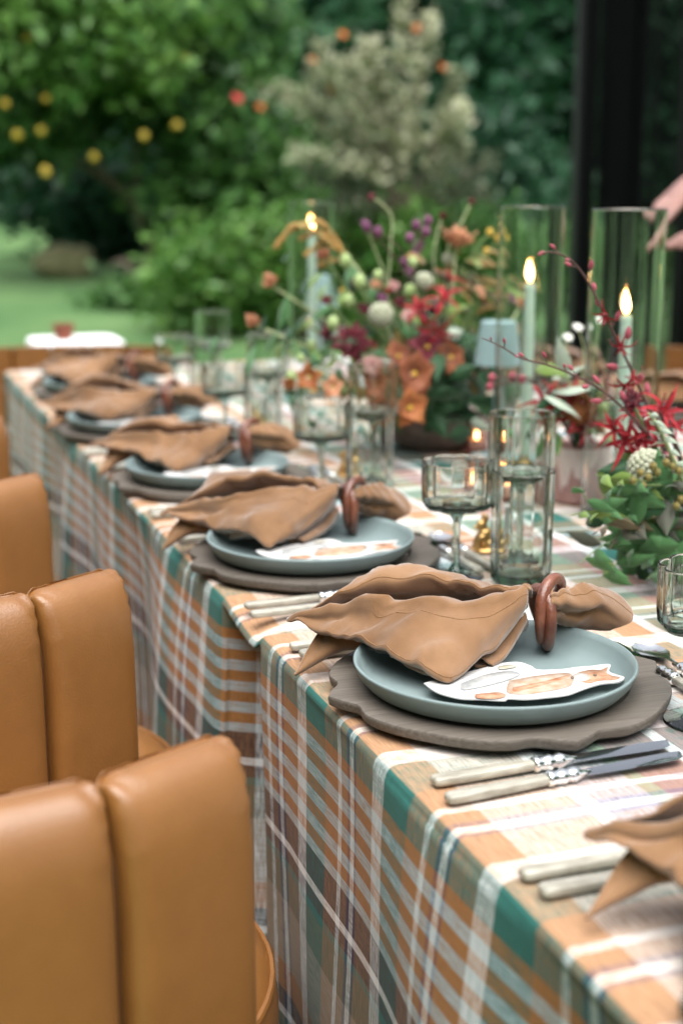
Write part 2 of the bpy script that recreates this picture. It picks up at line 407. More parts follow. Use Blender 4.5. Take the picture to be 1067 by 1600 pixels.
M_card = mat('card_stock', (.50, .495, .485), (.45, .44, .42), rough=.8, scale=60)
M_glass = glassmat('green_grey_glass', (.975, .988, .978), (.42, .58, .48), 1.45, 75)
M_glass2 = glassmat('clear_glass', (.97, .985, .975), (.60, .78, .70))

def charger_mesh():
    n = 4
    def lobe(a):                                                # pointed tips, a hollow on both sides, soft bow between
        q = abs(((a*n/(2*math.pi)) % 1.0)*2-1)
        return .045*q**8 - .056*math.exp(-((q-.74)/.13)**2) - .012*math.exp(-(q/.18)**2)
    pr = [(0, 0), (.130, 0, .3), (.156, .002, .9), (.1665, .0060, 1), (.1700, .0085, 1), (.1712, .0140, 1), (.1712, .0160, 1), (.1704, .0174, 1), (.1685, .0180, 1), (.160, .0182, .85), (.150, .0180, .4), (.140, .0172, .1), (.131, .0170, 0), (.1295, .0155, 0), (.128, .0115, 0), (.126, .0107, 0), (.06, .0105, 0), (0, .0105, 0)]
    return MB().lathe(pr, 192, lobe=lobe).mesh('charger', M_charger, angle=32)
ME_charger = charger_mesh()
ME_plate = MB().lathe([(0, .0), (.082, 0), (.090, .003), (.112, .0065), (.128, .013), (.136, .022), (.1395, .031), (.1400, .0328), (.1392, .0342), (.1372, .0340), (.1345, .028), (.129, .0185), (.122, .0125), (.110, .0095), (.09, .0085), (0, .008)], 128).mesh('plate', M_plate, angle=None)

PC = {0: (.603, .585), 1: (.583, 1.208), 2: (.573, 1.764), 3: (.572, 2.33), 4: (.560, 2.90), 5: (.590, 3.49)}
OPP = {6: (1.675, 2.84), 7: (1.68, 3.42)}
SEAT = {0: 'in the lower right corner', 1: 'at the nearest full place setting', 2: 'at the second full place setting', 3: 'at the third full place setting',
        4: 'at the fourth full place setting', 5: 'at the farthest place setting', 6: 'across the table at the right edge', 7: 'across the table behind the candles'}

# ---- napkins: a gathered suede square pulled through a ring, lofted panel by panel
P1 = Vector((*PC[1], TOP))
def L1(c): return [aT(*q) - P1 for q in c]
PANELS = {
 'back': [L1(c) for c in (
    [(832,934,.078), (770,926,.088), (705,908,.096), (640,895,.100), (592,894,.098), (560,912,.090), (522,938,.078)],
    [(830,930,.094), (760,922,.098), (705,912,.100), (640,905,.102), (592,905,.100), (553,922,.090), (512,945,.076)],
    [(826,935,.093), (775,936,.088), (715,928,.088), (650,922,.090), (595,922,.089), (545,936,.080), (490,958,.066)],
    [(824,944,.080), (785,953,.060), (735,955,.056), (670,951,.060), (600,948,.064), (535,955,.060), (470,970,.055)],
    [(822,950,.070), (785,968,.044), (735,976,.040), (670,970,.044), (600,967,.048), (540,969,.049), (480,978,.049)])],
 'front': [L1(c) for c in (
    [(824,950,.072), (800,955,.066), (745,962,.062), (670,958,.064), (600,956,.066), (530,962,.060), (462,974,.052)],
    [(824,934,.092), (800,934,.093), (748,944,.088), (675,943,.087), (600,942,.086), (525,952,.073), (452,971,.055)],
    [(823,940,.090), (795,946,.088), (740,957,.083), (670,957,.081), (598,955,.079), (525,962,.068), (450,975,.053)],
    [(822,950,.084), (785,972,.074), (738,990,.068), (672,988,.068), (600,977,.067), (528,974,.060), (455,979,.051)],
    [(819,960,.077), (776,996,.060), (730,1024,.053), (680,1024,.056), (610,1000,.060), (540,989,.056), (475,984,.051)],
    [(817,966,.071), (770,1014,.050), (722,1050,.040), (692,1063,.037), (622,1027,.049), (552,1002,.052), (490,988,.050)],
    [(816,968,.066), (768,1016,.044), (720,1050,.034), (690,1062,.032), (622,1028,.044), (552,1004,.048), (492,989,.048)],
    [(818,965,.058), (772,1006,.038), (726,1036,.032), (692,1046,.031), (628,1018,.039), (560,998,.044), (500,986,.046)])],
 'under_flap': [L1(c) for c in (
    [(690,1018,.046), (640,1008,.050), (590,996,.052), (545,985,.054), (512,980,.053), (497,990,.044), (462,1048,.014)],
    [(690,1022,.044), (640,1014,.046), (590,1004,.048), (548,994,.049), (520,992,.046), (500,1004,.036), (461,1050,.013)],
    [(692,1032,.037), (640,1026,.036), (590,1016,.038), (552,1008,.039), (524,1012,.035), (496,1026,.026), (460,1052,.012)],
    [(692,1034,.034), (640,1030,.030), (592,1020,.031), (556,1014,.031), (528,1018,.028), (500,1032,.020), (461,1053,.010)],
    [(690,1028,.032), (640,1024,.027), (592,1014,.027), (556,1008,.027), (530,1012,.024), (504,1026,.018), (464,1050,.010)])],
 'tail': [L1(c) for c in (
    [(862,950,.066), (884,944,.064), (912,942,.062), (940,944,.060), (966,950,.056), (978,958,.052)],
    [(860,932,.088), (882,922,.090), (910,916,.089), (940,917,.084), (968,932,.072), (984,952,.058)],
    [(860,936,.086), (884,930,.087), (912,930,.084), (942,934,.077), (970,948,.065), (988,964,.052)],
    [(860,946,.080), (884,946,.078), (912,948,.074), (940,950,.069), (966,962,.058), (984,973,.048)],
    [(860,952,.072), (882,956,.066), (908,956,.064), (932,956,.063), (956,968,.054), (972,979,.045)],
    [(860,958,.070), (882,966,.060), (906,970,.055), (926,968,.054), (946,976,.048), (960,983,.042)],
    [(861,968,.056), (882,978,.046), (904,984,.040), (920,984,.039), (936,986,.038), (950,986,.038)],
    [(864,964,.048), (884,970,.042), (904,974,.038), (920,974,.037), (936,976,.037), (950,978,.037)])],
 'roll': [L1(c) for c in (
    [(818,962,.064), (795,985,.054), (772,1006,.047), (748,1028,.040)],
    [(822,972,.060), (803,998,.049), (784,1020,.042), (764,1038,.036)],
    [(824,978,.052), (806,1006,.042), (788,1028,.036), (768,1042,.032)],
    [(820,974,.046), (800,1002,.036), (780,1026,.031), (758,1044,.030)],
    [(812,970,.048), (790,1000,.038), (768,1024,.033), (744,1044,.030)],
    [(806,966,.054), (784,994,.044), (764,1016,.038), (741,1038,.033)])],
 'curl': [L1(c) for c in (
    [(690,1050,.040), (672,1040,.041), (650,1028,.044), (620,1016,.047)],
    [(695,1061,.033), (672,1056,.033), (645,1044,.035), (612,1028,.038)],
    [(690,1058,.029), (668,1052,.029), (640,1040,.031), (608,1026,.033)],
    [(680,1048,.032), (660,1040,.033), (636,1032,.035), (606,1022,.037)])],
}
HEM = {}; M_hem = mat('hem_thread', (.17, .088, .04), (.24, .13, .06), rough=.95, scale=300)
def napkin_mesh(seed):
    rnd = random.Random(seed); mb = MB(); hems = []
    off = Vector((seed*3.7, seed*1.9, 0)); ringp = aT(848, 955, .06) - P1
    for key, cs in PANELS.items():
        G = loft(cs, 56, 30 if key in ('front', 'back', 'tail') else 20)
        out = []
        for row in G:
            r2 = []
            for p in row:
                d = min(1, max(0, ((p - ringp).length-.02)/.10))
                q = p.copy()
                if seed:                                          # every napkin falls differently
                    nv = noise.noise_vector((p+off)*9.0); q += Vector((nv.x*.026, nv.y*.026, nv.z*.013))*d
                rr_ = (p-ringp).length; an = math.atan2(p.y-ringp.y, p.x-ringp.x)
                fo = noise.noise(Vector((an*4.5+seed*2.3, rr_*7, p.z*12+seed))); f2 = 1-abs(noise.noise(Vector((an*7.5+seed, rr_*9+4, p.z*9))))*2.2
                q.z += (.0085*fo + .0042*f2*(0 if key == 'tail' else 1))*min(1, rr_/.05)*(1 if key not in ('under_flap', 'tail') else .5)
                cr = max(0, 1-abs(noise.noise(Vector((p.x*16+p.y*9+seed, p.y*20-p.x*5, p.z*14+seed*2))))*3.2)**2; q.z += .0042*cr*min(1, rr_/.06)*(1 if key in ('front', 'back') else .3)
                nv = noise.noise_vector((p+off)*38.0); q += Vector((nv.x*.0022, nv.y*.0022, nv.z*.0022))*(.25+.75*d)
                # radiating gathers near the ring
                a = math.atan2(p.y-ringp.y, p.x-ringp.x); q.z += (.0022 if key != 'tail' else .0007)*math.sin(a*17+seed)*math.exp(-((p-ringp).length-.03)/.06 if (p-ringp).length > .03 else 0)
                q.z = max(q.z, .031 if (p.x**2+p.y**2) < .134**2 else (.037 if (p.x**2+p.y**2) < .146**2 else .006))
                r2.append(q)
            out.append(r2)
        mb.grid(out)
        for ri in {'front': (10, 20), 'back': (9,), 'tail': (8,)}.get(key, ()): hems.append([v+Vector((0, -.0006, .0010)) for v in out[ri]])
    hm = MB()
    for ln in hems: hm.tube(ln, .0007, 5)
    HEM[seed] = hm.mesh('hem_stitching', M_hem, angle=None)
    me = mb.mesh('napkin_%d' % seed, M_suede, angle=60, merge=False)
    return me
RINGC = aT(848, 957, .064) - P1
def ring_mesh(seed):
    mb = MB(); ax = Vector((.30, -.07, -.012)).normalized()
    rnd = random.Random(seed)
    def loop(cen, yaw, tilt, rx, rz, wob, r0, n=56):
        M = frame(cen, Matrix.Rotation(yaw, 3, 'Z') @ (Matrix.Rotation(tilt, 3, 'Y') @ ax))
        pts = []
        for i in range(n):
            a = 2*math.pi*i/n
            pts.append(M @ Vector((rx*math.cos(a), rz*math.sin(a), wob*math.sin(2*a))))
        mb.tube(pts, r0, 12, closed=True)
    loop(RINGC+Vector((.006, 0, .003)), R(-30), R(6), .0285, .0335, .003, .0066)
    loop(RINGC+Vector((-.001, -.003, -.004)), R(4), R(-12), .0250, .0310, -.003, .0062)
    return mb
def half_ring_meshes(seed):
    mb = ring_mesh(seed); k = len(mb.f)//2; nv = len(mb.v)//2
    a, b = MB(), MB(); a.v, a.f, a.m = mb.v[:nv], mb.f[:k], mb.m[:k]; b.v, b.f, b.m = mb.v[nv:], [tuple(i-nv for i in f) for f in mb.f[k:]], mb.m[k:]
    return a.mesh('loop', M_ring, angle=None), b.mesh('loop', M_ring, angle=None)
ME_loops = half_ring_meshes(0)

# ---- printed die-cut animal card
def card_parts():
    px = [(662,1066),(700,1055),(740,1046),(769,1038),(780,1035),(809,1033),(829,1039),(841,1045),(878,1044),(899,1041),(924,1039),(939,1037),(953,1037),(951,1047),(961,1052),(975,1057),(966,1064),(939,1067),(912,1075),(887,1084),(856,1088),(823,1091),(795,1090),(786,1093),(749,1091),(720,1090),(690,1083),(675,1076)]
    H = .0335
    P = [aT(x, y, H) - P1 for x, y in px]; P = cat(P+[P[0]], 160)[:-1]; n = len(P)
    mb = MB(); mb.v = [tuple(p) for p in P] + [(p.x, p.y, p.z-.0012) for p in P]
    mb.face(list(range(n))[::-1]); mb.face([n+i for i in range(n)])
    for i in range(n): mb.face((i, (i+1) % n, n+(i+1) % n, n+i))
    def patch(pts, h=.0004):
        q = [aT(x, y, H+h) - P1 for x, y in pts]; q = cat(q+[q[0]], 6*len(q))[:-1]; m2 = MB(); m2.v = [tuple(p) for p in q] + [(p.x, p.y, p.z-.0003) for p in q]; k = len(q)
        m2.face(list(range(k))[::-1])
        for i in range(k): m2.face((i, (i+1) % k, k+(i+1) % k, k+i))
        return m2
    pats = [('printed_head', M_ink_o, [(903,1049),(922,1045),(938,1045),(949,1041),(947,1049),(955,1054),(968,1057),(958,1061),(938,1062),(918,1066),(905,1060)]),
            ('printed_muzzle', M_ink_w, [(893,1054),(903,1050),(916,1052),(922,1057),(915,1062),(900,1063),(892,1059)]),
            ('printed_coat', M_ink_p, [(795,1062),(840,1054),(886,1050),(894,1058),(890,1070),(858,1078),(820,1083),(792,1080)]),
            ('printed_lapel', M_ink_o, [(800,1073),(850,1063),(884,1054),(887,1057),(852,1068),(806,1079)]),
            ('printed_trousers', M_ink_b, [(720,1066),(760,1052),(795,1047),(812,1052),(790,1062),(750,1072),(722,1076)]),
            ('printed_boot', M_ink_o, [(742,1083),(778,1080),(790,1085),(776,1090),(745,1089)]),
            ('printed_leaf', M_ink_g, [(778,1040),(795,1037),(806,1040),(794,1043),(780,1044)]),
            ('printed_eye', M_ink_k, [(926,1052.5),(929,1051.5),(932,1053),(929,1054.5)]),
            ('printed_nose', M_ink_k, [(891,1056),(894,1055),(896,1057.5),(893,1059)])]
    out = []
    for i, (nm, mt, pts) in enumerate(pats): out.append((nm, patch(pts, .0004+.00015*i).mesh(nm, mt, angle=None)))
    return mb.mesh('printed_card', M_card, angle=30), out
def ink(nm, a, b): return mat(nm, a, b, rough=.8, scale=90, lo=.3, hi=.7, detail=5)
M_ink_o = ink('ink_orange', (.30, .105, .04), (.44, .30, .20)); M_ink_w = ink('ink_white', (.50, .48, .45), (.42, .36, .30)); M_ink_p = ink('ink_peach', (.36, .20, .11), (.45, .38, .31))
M_ink_b = ink('ink_blue_grey', (.27, .29, .29), (.46, .44, .41)); M_ink_g = ink('ink_green', (.26, .24, .16), (.44, .42, .36)); M_ink_k = ink('ink_dark', (.12, .08, .06), (.2, .14, .1))
ME_cardp, CARD_PATS = card_parts()

# ---- cutlery (along +x, handle end at the origin)
def handle_mesh(Lh=.100):
    rows = []
    for x, w_, h in ((0, .010, .005), (.0015, .0132, .0078), (.006, .0146, .0090), (.03, .0142, .0090), (.07, .0122, .0086), (Lh, .0100, .0080)):
        row = []
        for j in range(20):
            a = 2*math.pi*j/20; c, s_ = math.cos(a), math.sin(a)
            row.append((x, math.copysign(abs(c)**.55, c)*w_/2, .006+math.copysign(abs(s_)**.55, s_)*h/2))
        rows.append(row)
    mb = MB(); b = mb.grid(rows, 0, True); mb.face([b+j for j in range(20)][::-1]); mb.face([b+5*20+j for j in range(20)])
    return mb.mesh('handle', M_bone, angle=50)
RX = Matrix.Rotation(R(90), 4, 'Y')
ME_handle = handle_mesh()
ME_ferrule = MB().lathe([(0, .096), (.0062, .096), (.0075, .099), (.0062, .102), (.0066, .108), (.0078, .112), (.0060, .115), (.0062, .118), (.0076, .122), (.0058, .127), (.0036, .132), (.0022, .140), (0, .141)], 24,
                        M=Matrix.Translation((0, 0, .006)) @ RX).mesh('ferrule', M_silver, angle=None)
def blade_mesh():
    rows = []
    for x, y0, y1 in ((.134, -.004, .004), (.142, -.0065, .0055), (.17, -.0085, .0062), (.21, -.0095, .0062), (.226, -.0088, .0060), (.234, -.0055, .0055), (.2375, .002, .005)):
        rows.append([(x, y0, .0058), (x, (y0+y1)/2, .0068), (x, y1, .0072), (x, y1, .0056), (x, (y0+y1)/2, .0052)])
    mb = MB(); b = mb.grid(rows, 0, True); mb.face([b+j for j in range(5)]); mb.face([b+6*5+j for j in range(5)][::-1])
    return mb.mesh('blade', M_blade, angle=25)
ME_blade = blade_mesh()
def fork_head():
    mb = MB(); rows = []
    for x, hw, z in ((.136, .003, .006), (.150, .0035, .0075), (.162, .009, .007), (.172, .0115, .005), (.182, .0120, .0042)):
        rows.append([(x, -hw, z), (x, 0, z-.0012), (x, hw, z), (x, hw*.9, z+.0018), (x, 0, z+.0008), (x, -hw*.9, z+.0018)])
    b = mb.grid(rows, 0, True)
    for k in range(4):
        y = -.0095+k*.00633
        mb.tube([(.180, y, .0050), (.195, y, .0046), (.210, y*.98, .0062), (.222, y*.95, .0092)], [.0021, .0018, .0015, .0008], 6)
    return mb.mesh('tines', M_silver, angle=40)
ME_fork = fork_head()
def spoon_head():
    mb = MB(); rows = []
    for x, hw, z in ((.136, .003, .006), (.152, .0035, .0065), (.164, .011, .0055), (.176, .0175, .0045), (.190, .0190, .0045), (.202, .0150, .0055), (.209, .006, .0068)):
        rows.append([(x, hw*s_, z-.0045*(1-s_*s_)*(hw/.019)+.002) for s_ in np.linspace(-1, 1, 9)])
    mb.grid(rows); return mb.mesh('bowl', M_silver, angle=None)
ME_spoon = spoon_head()
def cutlery(name, label, catg, loc, rz, head, hname, group):
    t = thing(name, label, catg, loc, rz, group)
    mk('handle', ME_handle, t); mk('ferrule', ME_ferrule, t); mk(hname, head, t)
    return t

# ---- glassware with lobed walls
def lobes(n, pw=.75): return lambda a: abs(math.cos(n*a/2))**pw - 1
LB8 = lobes(8)
ME_tumbler = MB().dlathe([(0, 0), (.030, 0, .11), (.0355, .002, .13), (.0385, .007, .13), (.0395, .03, .13), (.0400, .09, .13), (.0408, .1475, .13), (.0405, .1490, .13), (.0392, .1490, .13), (.0385, .1475, .13),
                         (.0380, .09, .13), (.0373, .03, .13), (.0355, .016, .12), (.028, .0125, .09), (0, .0115)], 128, lobe=LB8).mesh('tumbler', M_glass, angle=None)
def stem_glass(rb, z0, z1, foot, stem_r, name):
    t_ = .0016
    pr = [(0, .0006), (foot*.5, 0), (foot, .0008), (foot+.0006, .0022), (foot, .0034), (foot*.55, .0055), (.011, .010), (stem_r*1.15, .018), (stem_r, .04), (stem_r*.92, z0*.6), (stem_r*1.1, z0-.016), (.010, z0-.006), (.020, z0, .04),
          (rb*.86, z0+.002, .12), (rb*.97, z0+.007, .13), (rb, z0+.02, .13), (rb*1.01, z1-.001, .13), (rb*1.005, z1, .13), (rb*.98, z1, .13), (rb*.965, z1-.001, .13), (rb*.955, z0+.02, .13), (rb*.92, z0+.011, .13), (rb*.80, z0+.008, .10), (.02, z0+.0075), (0, z0+.0075)]
    return MB().dlathe(pr, 128, lobe=LB8).mesh(name, M_glass, angle=None)
ME_coupe = stem_glass(.0475, .092, .156, .036, .0048, 'coupe')
ME_goblet = stem_glass(.0445, .116, .208, .037, .0050, 'goblet')

# ---- small gilt animal card holder and its place card
def animal_mesh():
    mb = MB()
    mb.lathe([(0, 0), (.016, 0), (.017, .003), (.013, .006), (0, .007)], 16)
    mb.ball((0, 0, .020), .013, sc=(1, .85, 1.25)); mb.ball((-.006, 0, .038), .008, sc=(1.1, .85, 1)); mb.ball((-.013, 0, .036), .004, sc=(1.5, .8, .8))
    for s_ in (-1, 1):
        mb.tube([(-.003, s_*.004, .043), (-.001, s_*.006, .050), (.001, s_*.0065, .056)], [.003, .0034, .001], 6)
        mb.tube([(-.008, s_*.006, .024), (-.013, s_*.006, .014), (-.014, s_*.006, .005)], [.004, .0034, .004], 6); mb.ball((.006, s_*.009, .011), .008, sc=(1.2, .7, 1))
    mb.tube([(.012, 0, .008), (.020, .003, .012), (.021, .006, .022), (.016, .007, .030)], [.004, .005, .004, .002], 6)
    me = mb.mesh('animal', M_bronze, angle=None); o = bpy.data.objects.new('tmp', me); COL.objects.link(o)
    md = o.modifiers.new('r', 'REMESH'); md.mode = 'VOXEL'; md.voxel_size = .0012; md.use_smooth_shade = True
    dg = bpy.context.evaluated_depsgraph_get(); m2 = bpy.data.meshes.new_from_object(o.evaluated_get(dg)); bpy.data.objects.remove(o)
    m2.materials.clear(); m2.materials.append(M_bronze); m2.polygons.foreach_set('use_smooth', [True]*len(m2.polygons)); return m2
ME_animal = animal_mesh()
ME_pcard = MB().box((0, 0, .034), (.0012, .048, .066)).mesh('place_card', M_card, angle=30)

def setting(i, c, rz=0, full=True, only=None):
    S = SEAT[i]; rm = Matrix.Rotation(rz, 4, 'Z'); o = Vector((c[0], c[1], TOP+.0012))
    def W(x, y, z=0): return o + rm @ Vector((x, y, z))
    def want(k): return only is None or k in only
    rr = random.Random(i+3); jit = (lambda a: 0) if i == 1 else (lambda a: rr.uniform(-a, a))
    if want('charger'):
        tag(mk('charger_plate', ME_charger, None, W(.016, .026), (0, 0, rz+R(-2)+jit(.5))), 'grey-brown wooden charger with wavy edge ' + S, 'charger', 'wooden chargers')
        tag(mk('dinner_plate', ME_plate, None, W(.004, .010, .0107), (0, 0, rz+jit(3))), 'matt sage green dinner plate ' + S, 'plate', 'sage dinner plates')
        cdo = tag(mk('printed_card', ME_cardp, None, W(0, 0, -.002), (0, 0, rz)), 'die-cut animal card on the plate ' + S, 'card', 'printed animal cards')
        for nm, me in CARD_PATS: mk(nm, me, cdo)
    if want('napkin'):
        npk = tag(mk('napkin', napkin_mesh(0 if i == 1 else i+1), None, W(0, 0, -.001) if i else W(.0, .036, -.001), (0, 0, rz+(jit(.12) if i else R(-9)))), 'brown suede napkin gathered through a ring ' + S, 'napkin', 'brown suede napkins')
        mk('hem_stitching', HEM[0 if i == 1 else i+1], npk); sm = npk.modifiers.new('thick', 'SOLIDIFY'); sm.thickness = .0022; sm.offset = 0
        if True:
            rg = thing('napkin_ring', 'red-brown knotted double napkin ring ' + S, 'napkin ring', npk.location, npk.rotation_euler.z, 'knotted napkin rings')
            for me in ME_loops: mk('loop', me, rg)
    if want('knives'):
        cutlery('table_knife', 'bone-handled steel knife lying next to the charger ' + S, 'knife', W(-.136, -.166+jit(.004)), rz+R(2)+jit(.03), ME_blade, 'blade', 'bone-handled knives')
        cutlery('table_knife', 'outer bone-handled steel knife, farther from the plate, ' + S, 'knife', W(-.139, -.203+jit(.004)), rz+R(4.5)+jit(.03), ME_blade, 'blade', 'bone-handled knives')
    if want('forks'):
        cutlery('table_fork', 'bone-handled fork closest to the charger ' + S, 'fork', W(-.139, .196) if i else W(-.159, .251), rz+jit(.02), ME_fork, 'tines', 'bone-handled forks')
        cutlery('table_fork', 'outer bone-handled fork, farther from the plate, ' + S, 'fork', W(-.141, .224) if i else W(-.161, .279), rz+jit(.02), ME_fork, 'tines', 'bone-handled forks')
    if want('dessert'):
        cutlery('dessert_knife', 'bone-handled dessert knife above the plate ' + S, 'knife', W(.200, -.107), rz+R(90), ME_blade, 'blade', 'dessert knives')
        cutlery('dessert_spoon', 'bone-handled dessert spoon above the plate ' + S, 'spoon', W(.226, -.105), rz+R(90), ME_spoon, 'bowl', 'dessert spoons')
    j = .006
    if want('coupe'): tag(mk('coupe_glass', ME_coupe, None, W(.165+jit(j), -.111+jit(j)), (0, 0, rz+R(6)+jit(1))), 'short stemmed green-grey coupe glass with fluted bowl ' + S, 'glass', 'fluted coupe glasses')
    if want('tumbler'): tag(mk('tumbler_glass', ME_tumbler, None, W(.235+jit(j), -.156+jit(j)), (0, 0, rz+R(12)+jit(1))), 'tall green-grey fluted tumbler without stem ' + S, 'glass', 'fluted tumblers')
    if want('goblet'): tag(mk('wine_goblet', ME_goblet, None, W(.276+jit(j), -.062+jit(j)), (0, 0, rz+jit(1))), 'tallest stemmed fluted wine goblet, behind the tumbler, ' + S, 'glass', 'fluted goblets')
    if want('holder'):
        tag(mk('card_holder', ME_animal, None, W(.262, .012+jit(.01)), (0, 0, rz+R(-15)+jit(.3))), 'small gilt animal figurine holding a place card ' + S, 'figurine', 'gilt animal card holders')
        tag(mk('place_card', ME_pcard, None, W(.286, .012+jit(.01), 0.0), (0, R(6), rz+R(-35)+jit(.2))), 'blank white place card behind the gilt figurine ' + S, 'place card', 'white place cards')
setting(0, PC[0], only=('charger', 'napkin', 'forks'))
setting(1, PC[1], only=('charger', 'napkin', 'knives', 'forks', 'dessert', 'coupe'))
for i in (2, 3, 4, 5): setting(i, PC[i])
setting(6, OPP[6], R(180), only=('charger', 'napkin', 'tumbler', 'goblet', 'coupe'))
setting(7, OPP[7], R(180), only=('charger', 'napkin', 'tumbler', 'goblet', 'coupe'))
# ------------------------------------------------------------------ candles, lamps, votives
M_wax = mat('mint_wax', (.50, .66, .54), (.54, .70, .58), rough=.4, scale=10, sss=.35)
M_wick = mat('wick', (.02, .015, .01), rough=.9)
M_glass2 = glassmat('hurricane_glass', (.99, .995, .99), (.7, .85, .78), 1.5, 12)
M_mint = mat('mint_enamel', (.25, .37, .37), (.27, .39, .39), rough=.45, scale=10)
M_brass = mat('candle_foot_brass', (.55, .42, .2), rough=.3, metal=1)
def flame_mat(strength):
    m = bpy.data.materials.new('candle_flame'); m.use_nodes = True; t = m.node_tree; t.nodes.remove(t.nodes['Principled BSDF'])
    tc = N(t, 'ShaderNodeTexCoord'); sx = N(t, 'ShaderNodeSeparateXYZ'); t.links.new(tc.outputs['Generated'], sx.inputs[0])
    rp = N(t, 'ShaderNodeValToRGB'); e = rp.color_ramp.elements; e[0].color = (.9, .28, .05, 1); e[1].color = (1, .62, .25, 1); e[1].position = .35
    e2 = rp.color_ramp.elements.new(.95); e2.color = (1, .42, .10, 1)
    t.links.new(sx.outputs[2], rp.inputs[0]); em = N(t, 'ShaderNodeEmission', Strength=strength); t.links.new(rp.outputs[0], em.inputs[0]); t.links.new(em.outputs[0], t.nodes['Material Output'].inputs[0])
    return m
M_flame = flame_mat(9)
ME_flame = MB().lathe([(0, 0), (.003, .003), (.0052, .010), (.0056, .016), (.0042, .026), (.0018, .036), (0, .042)], 16).mesh('flame', M_flame, angle=None)
ME_cyl = MB().dlathe([(0, 0), (.0535, 0), (.056, .002), (.0565, .006), (.0565, .4685), (.056, .4705), (.0548, .4705), (.0540, .4685), (.0540, .010), (.052, .0065), (0, .006)], 96).mesh('glass_chimney', M_glass2, angle=None)
def hurricane(x, y, ht, label, dx=0, dy=0):
    tag(mk('glass_hurricane', ME_cyl, None, (x, y, TOP+.0015)), 'tall clear glass candle cylinder ' + label, 'candle holder', 'glass candle cylinders')
    t = thing('taper_candle', 'lit mint green taper candle inside the glass ' + label, 'candle', (x+dx, y+dy, TOP+.009), 0, 'mint taper candles')
    mk('candle_foot', MB().lathe([(0, 0), (.024, 0), (.025, .004), (.013, .009), (.0125, .03), (0, .03)], 32).mesh('foot', M_brass, angle=40), t)
    mk('wax', MB().lathe([(0, .030), (.0108, .030), (.0112, .06), (.0100, ht*.7), (.0088, ht-.012), (.0086, ht-.003), (.0075, ht), (.004, ht-.002), (0, ht-.003)], 24).mesh('wax', M_wax, angle=50), t)
    wk = mk('wick', MB().tube([(0, 0, ht-.004), (.0005, 0, ht+.006)], .0009, 6).mesh('wick', M_wick), t)
    mk('flame', ME_flame, wk, (0, 0, ht+.002), (R(random.uniform(-4, 4)), R(random.uniform(-5, 5)), 0), (random.uniform(1.1, 1.25), random.uniform(1.1, 1.25), random.uniform(.88, 1.02)))
hurricane(1.133, 2.247, .333, 'left of the right-hand pair')
hurricane(1.131, 1.921, .303, 'nearest the right edge', .004, .002)
hurricane(1.100, 3.36, .395, 'at the far end behind the flowers')
def lamp(x, y, label, h=.27):                  # small rechargeable lamp
    t = thing('table_lamp', label, 'lamp', (x, y, TOP+.0015), 0, 'mint cordless table lamps')
    mk('base', MB().lathe([(0, 0), (.046, 0), (.048, .004), (.046, .010), (.012, .014), (0, .014)], 40).mesh('base', M_mint, angle=40), t)
    mk('stem', MB().lathe([(0, .012), (.0065, .012), (.0065, h-.03), (0, h-.03)], 16).mesh('stem', M_mint, angle=40), t)
    mk('lamp_shade', MB().lathe([(.044, h-.080), (.032, h-.002), (.028, h), (.001, h), (.001, h-.004), (.027, h-.004), (.042, h-.080)], 48, cap=False).mesh('shade', M_mint, angle=40), t)
lp = WY(776, 600, 2.40); lamp(lp.x, 2.40, 'mint green cordless table lamp between flowers and candle', .262); lamp(1.178, 3.52, 'mint green cordless table lamp at the far end of the table', .285)
M_pinkglass = glassmat('pink_glass', (.96, .85, .82), (.85, .5, .45)); M_tea = mat('tealight_wax', (.8, .74, .64), rough=.5)
ME_votive = MB().dlathe([(0, 0), (.020, 0, .05), (.023, .003, .06), (.0245, .064, .06), (.0235, .065, .06), (.0222, .063, .06), (.0205, .008, .06), (0, .006)], 72, lobe=lobes(12)).mesh('votive', M_pinkglass, angle=None)
ME_tl = MB().lathe([(0, 0), (.015, 0), (.015, .016), (.0135, .018), (0, .0165)], 24).mesh('tealight', M_tea)
def votive(x, y, label):
    tag(mk('votive_glass', ME_votive, None, (x, y, TOP+.0015)), 'small pink glass votive ' + label, 'votive', 'pink votives')
    t = thing('tealight', 'lit tealight glowing in the pink votive ' + label, 'candle', (x, y, TOP+.0085), 0, 'tealights')
    mk('wax', ME_tl, t); mk('flame', ME_flame, t, (0, 0, .018), scale=.5)
votive(1.150, 2.49, 'beside the stone bowl of flowers'); votive(.985, 2.10, 'behind the goblets, left of the pink pot')
ME_sv = MB().dlathe([(0, 0), (.027, 0, .05), (.031, .003, .07), (.033, .012, .07), (.0335, .0685, .07), (.0328, .070, .07), (.031, .069, .07), (.0300, .016, .07), (.024, .011, .05), (0, .010)], 96, lobe=lobes(8)).mesh('small_glass', M_glass, angle=None)
g = at(1078, 982, TOP); tag(mk('small_votive_glass', ME_sv, None, (g.x, g.y, TOP+.0015)), 'short thick grey-green votive glass cut by the right edge', 'votive')
t = thing('white_candle', 'small white candle inside the short glass at the right edge', 'candle', (g.x, g.y, TOP+.012)); mk('wax', MB().lathe([(0, 0), (.019, 0), (.019, .038), (.017, .040), (0, .038)], 24).mesh('wax', M_tea), t); mk('wick', MB().tube([(0, 0, .037), (0, .001, .045)], .0009, 6).mesh('wick', M_wick), t)

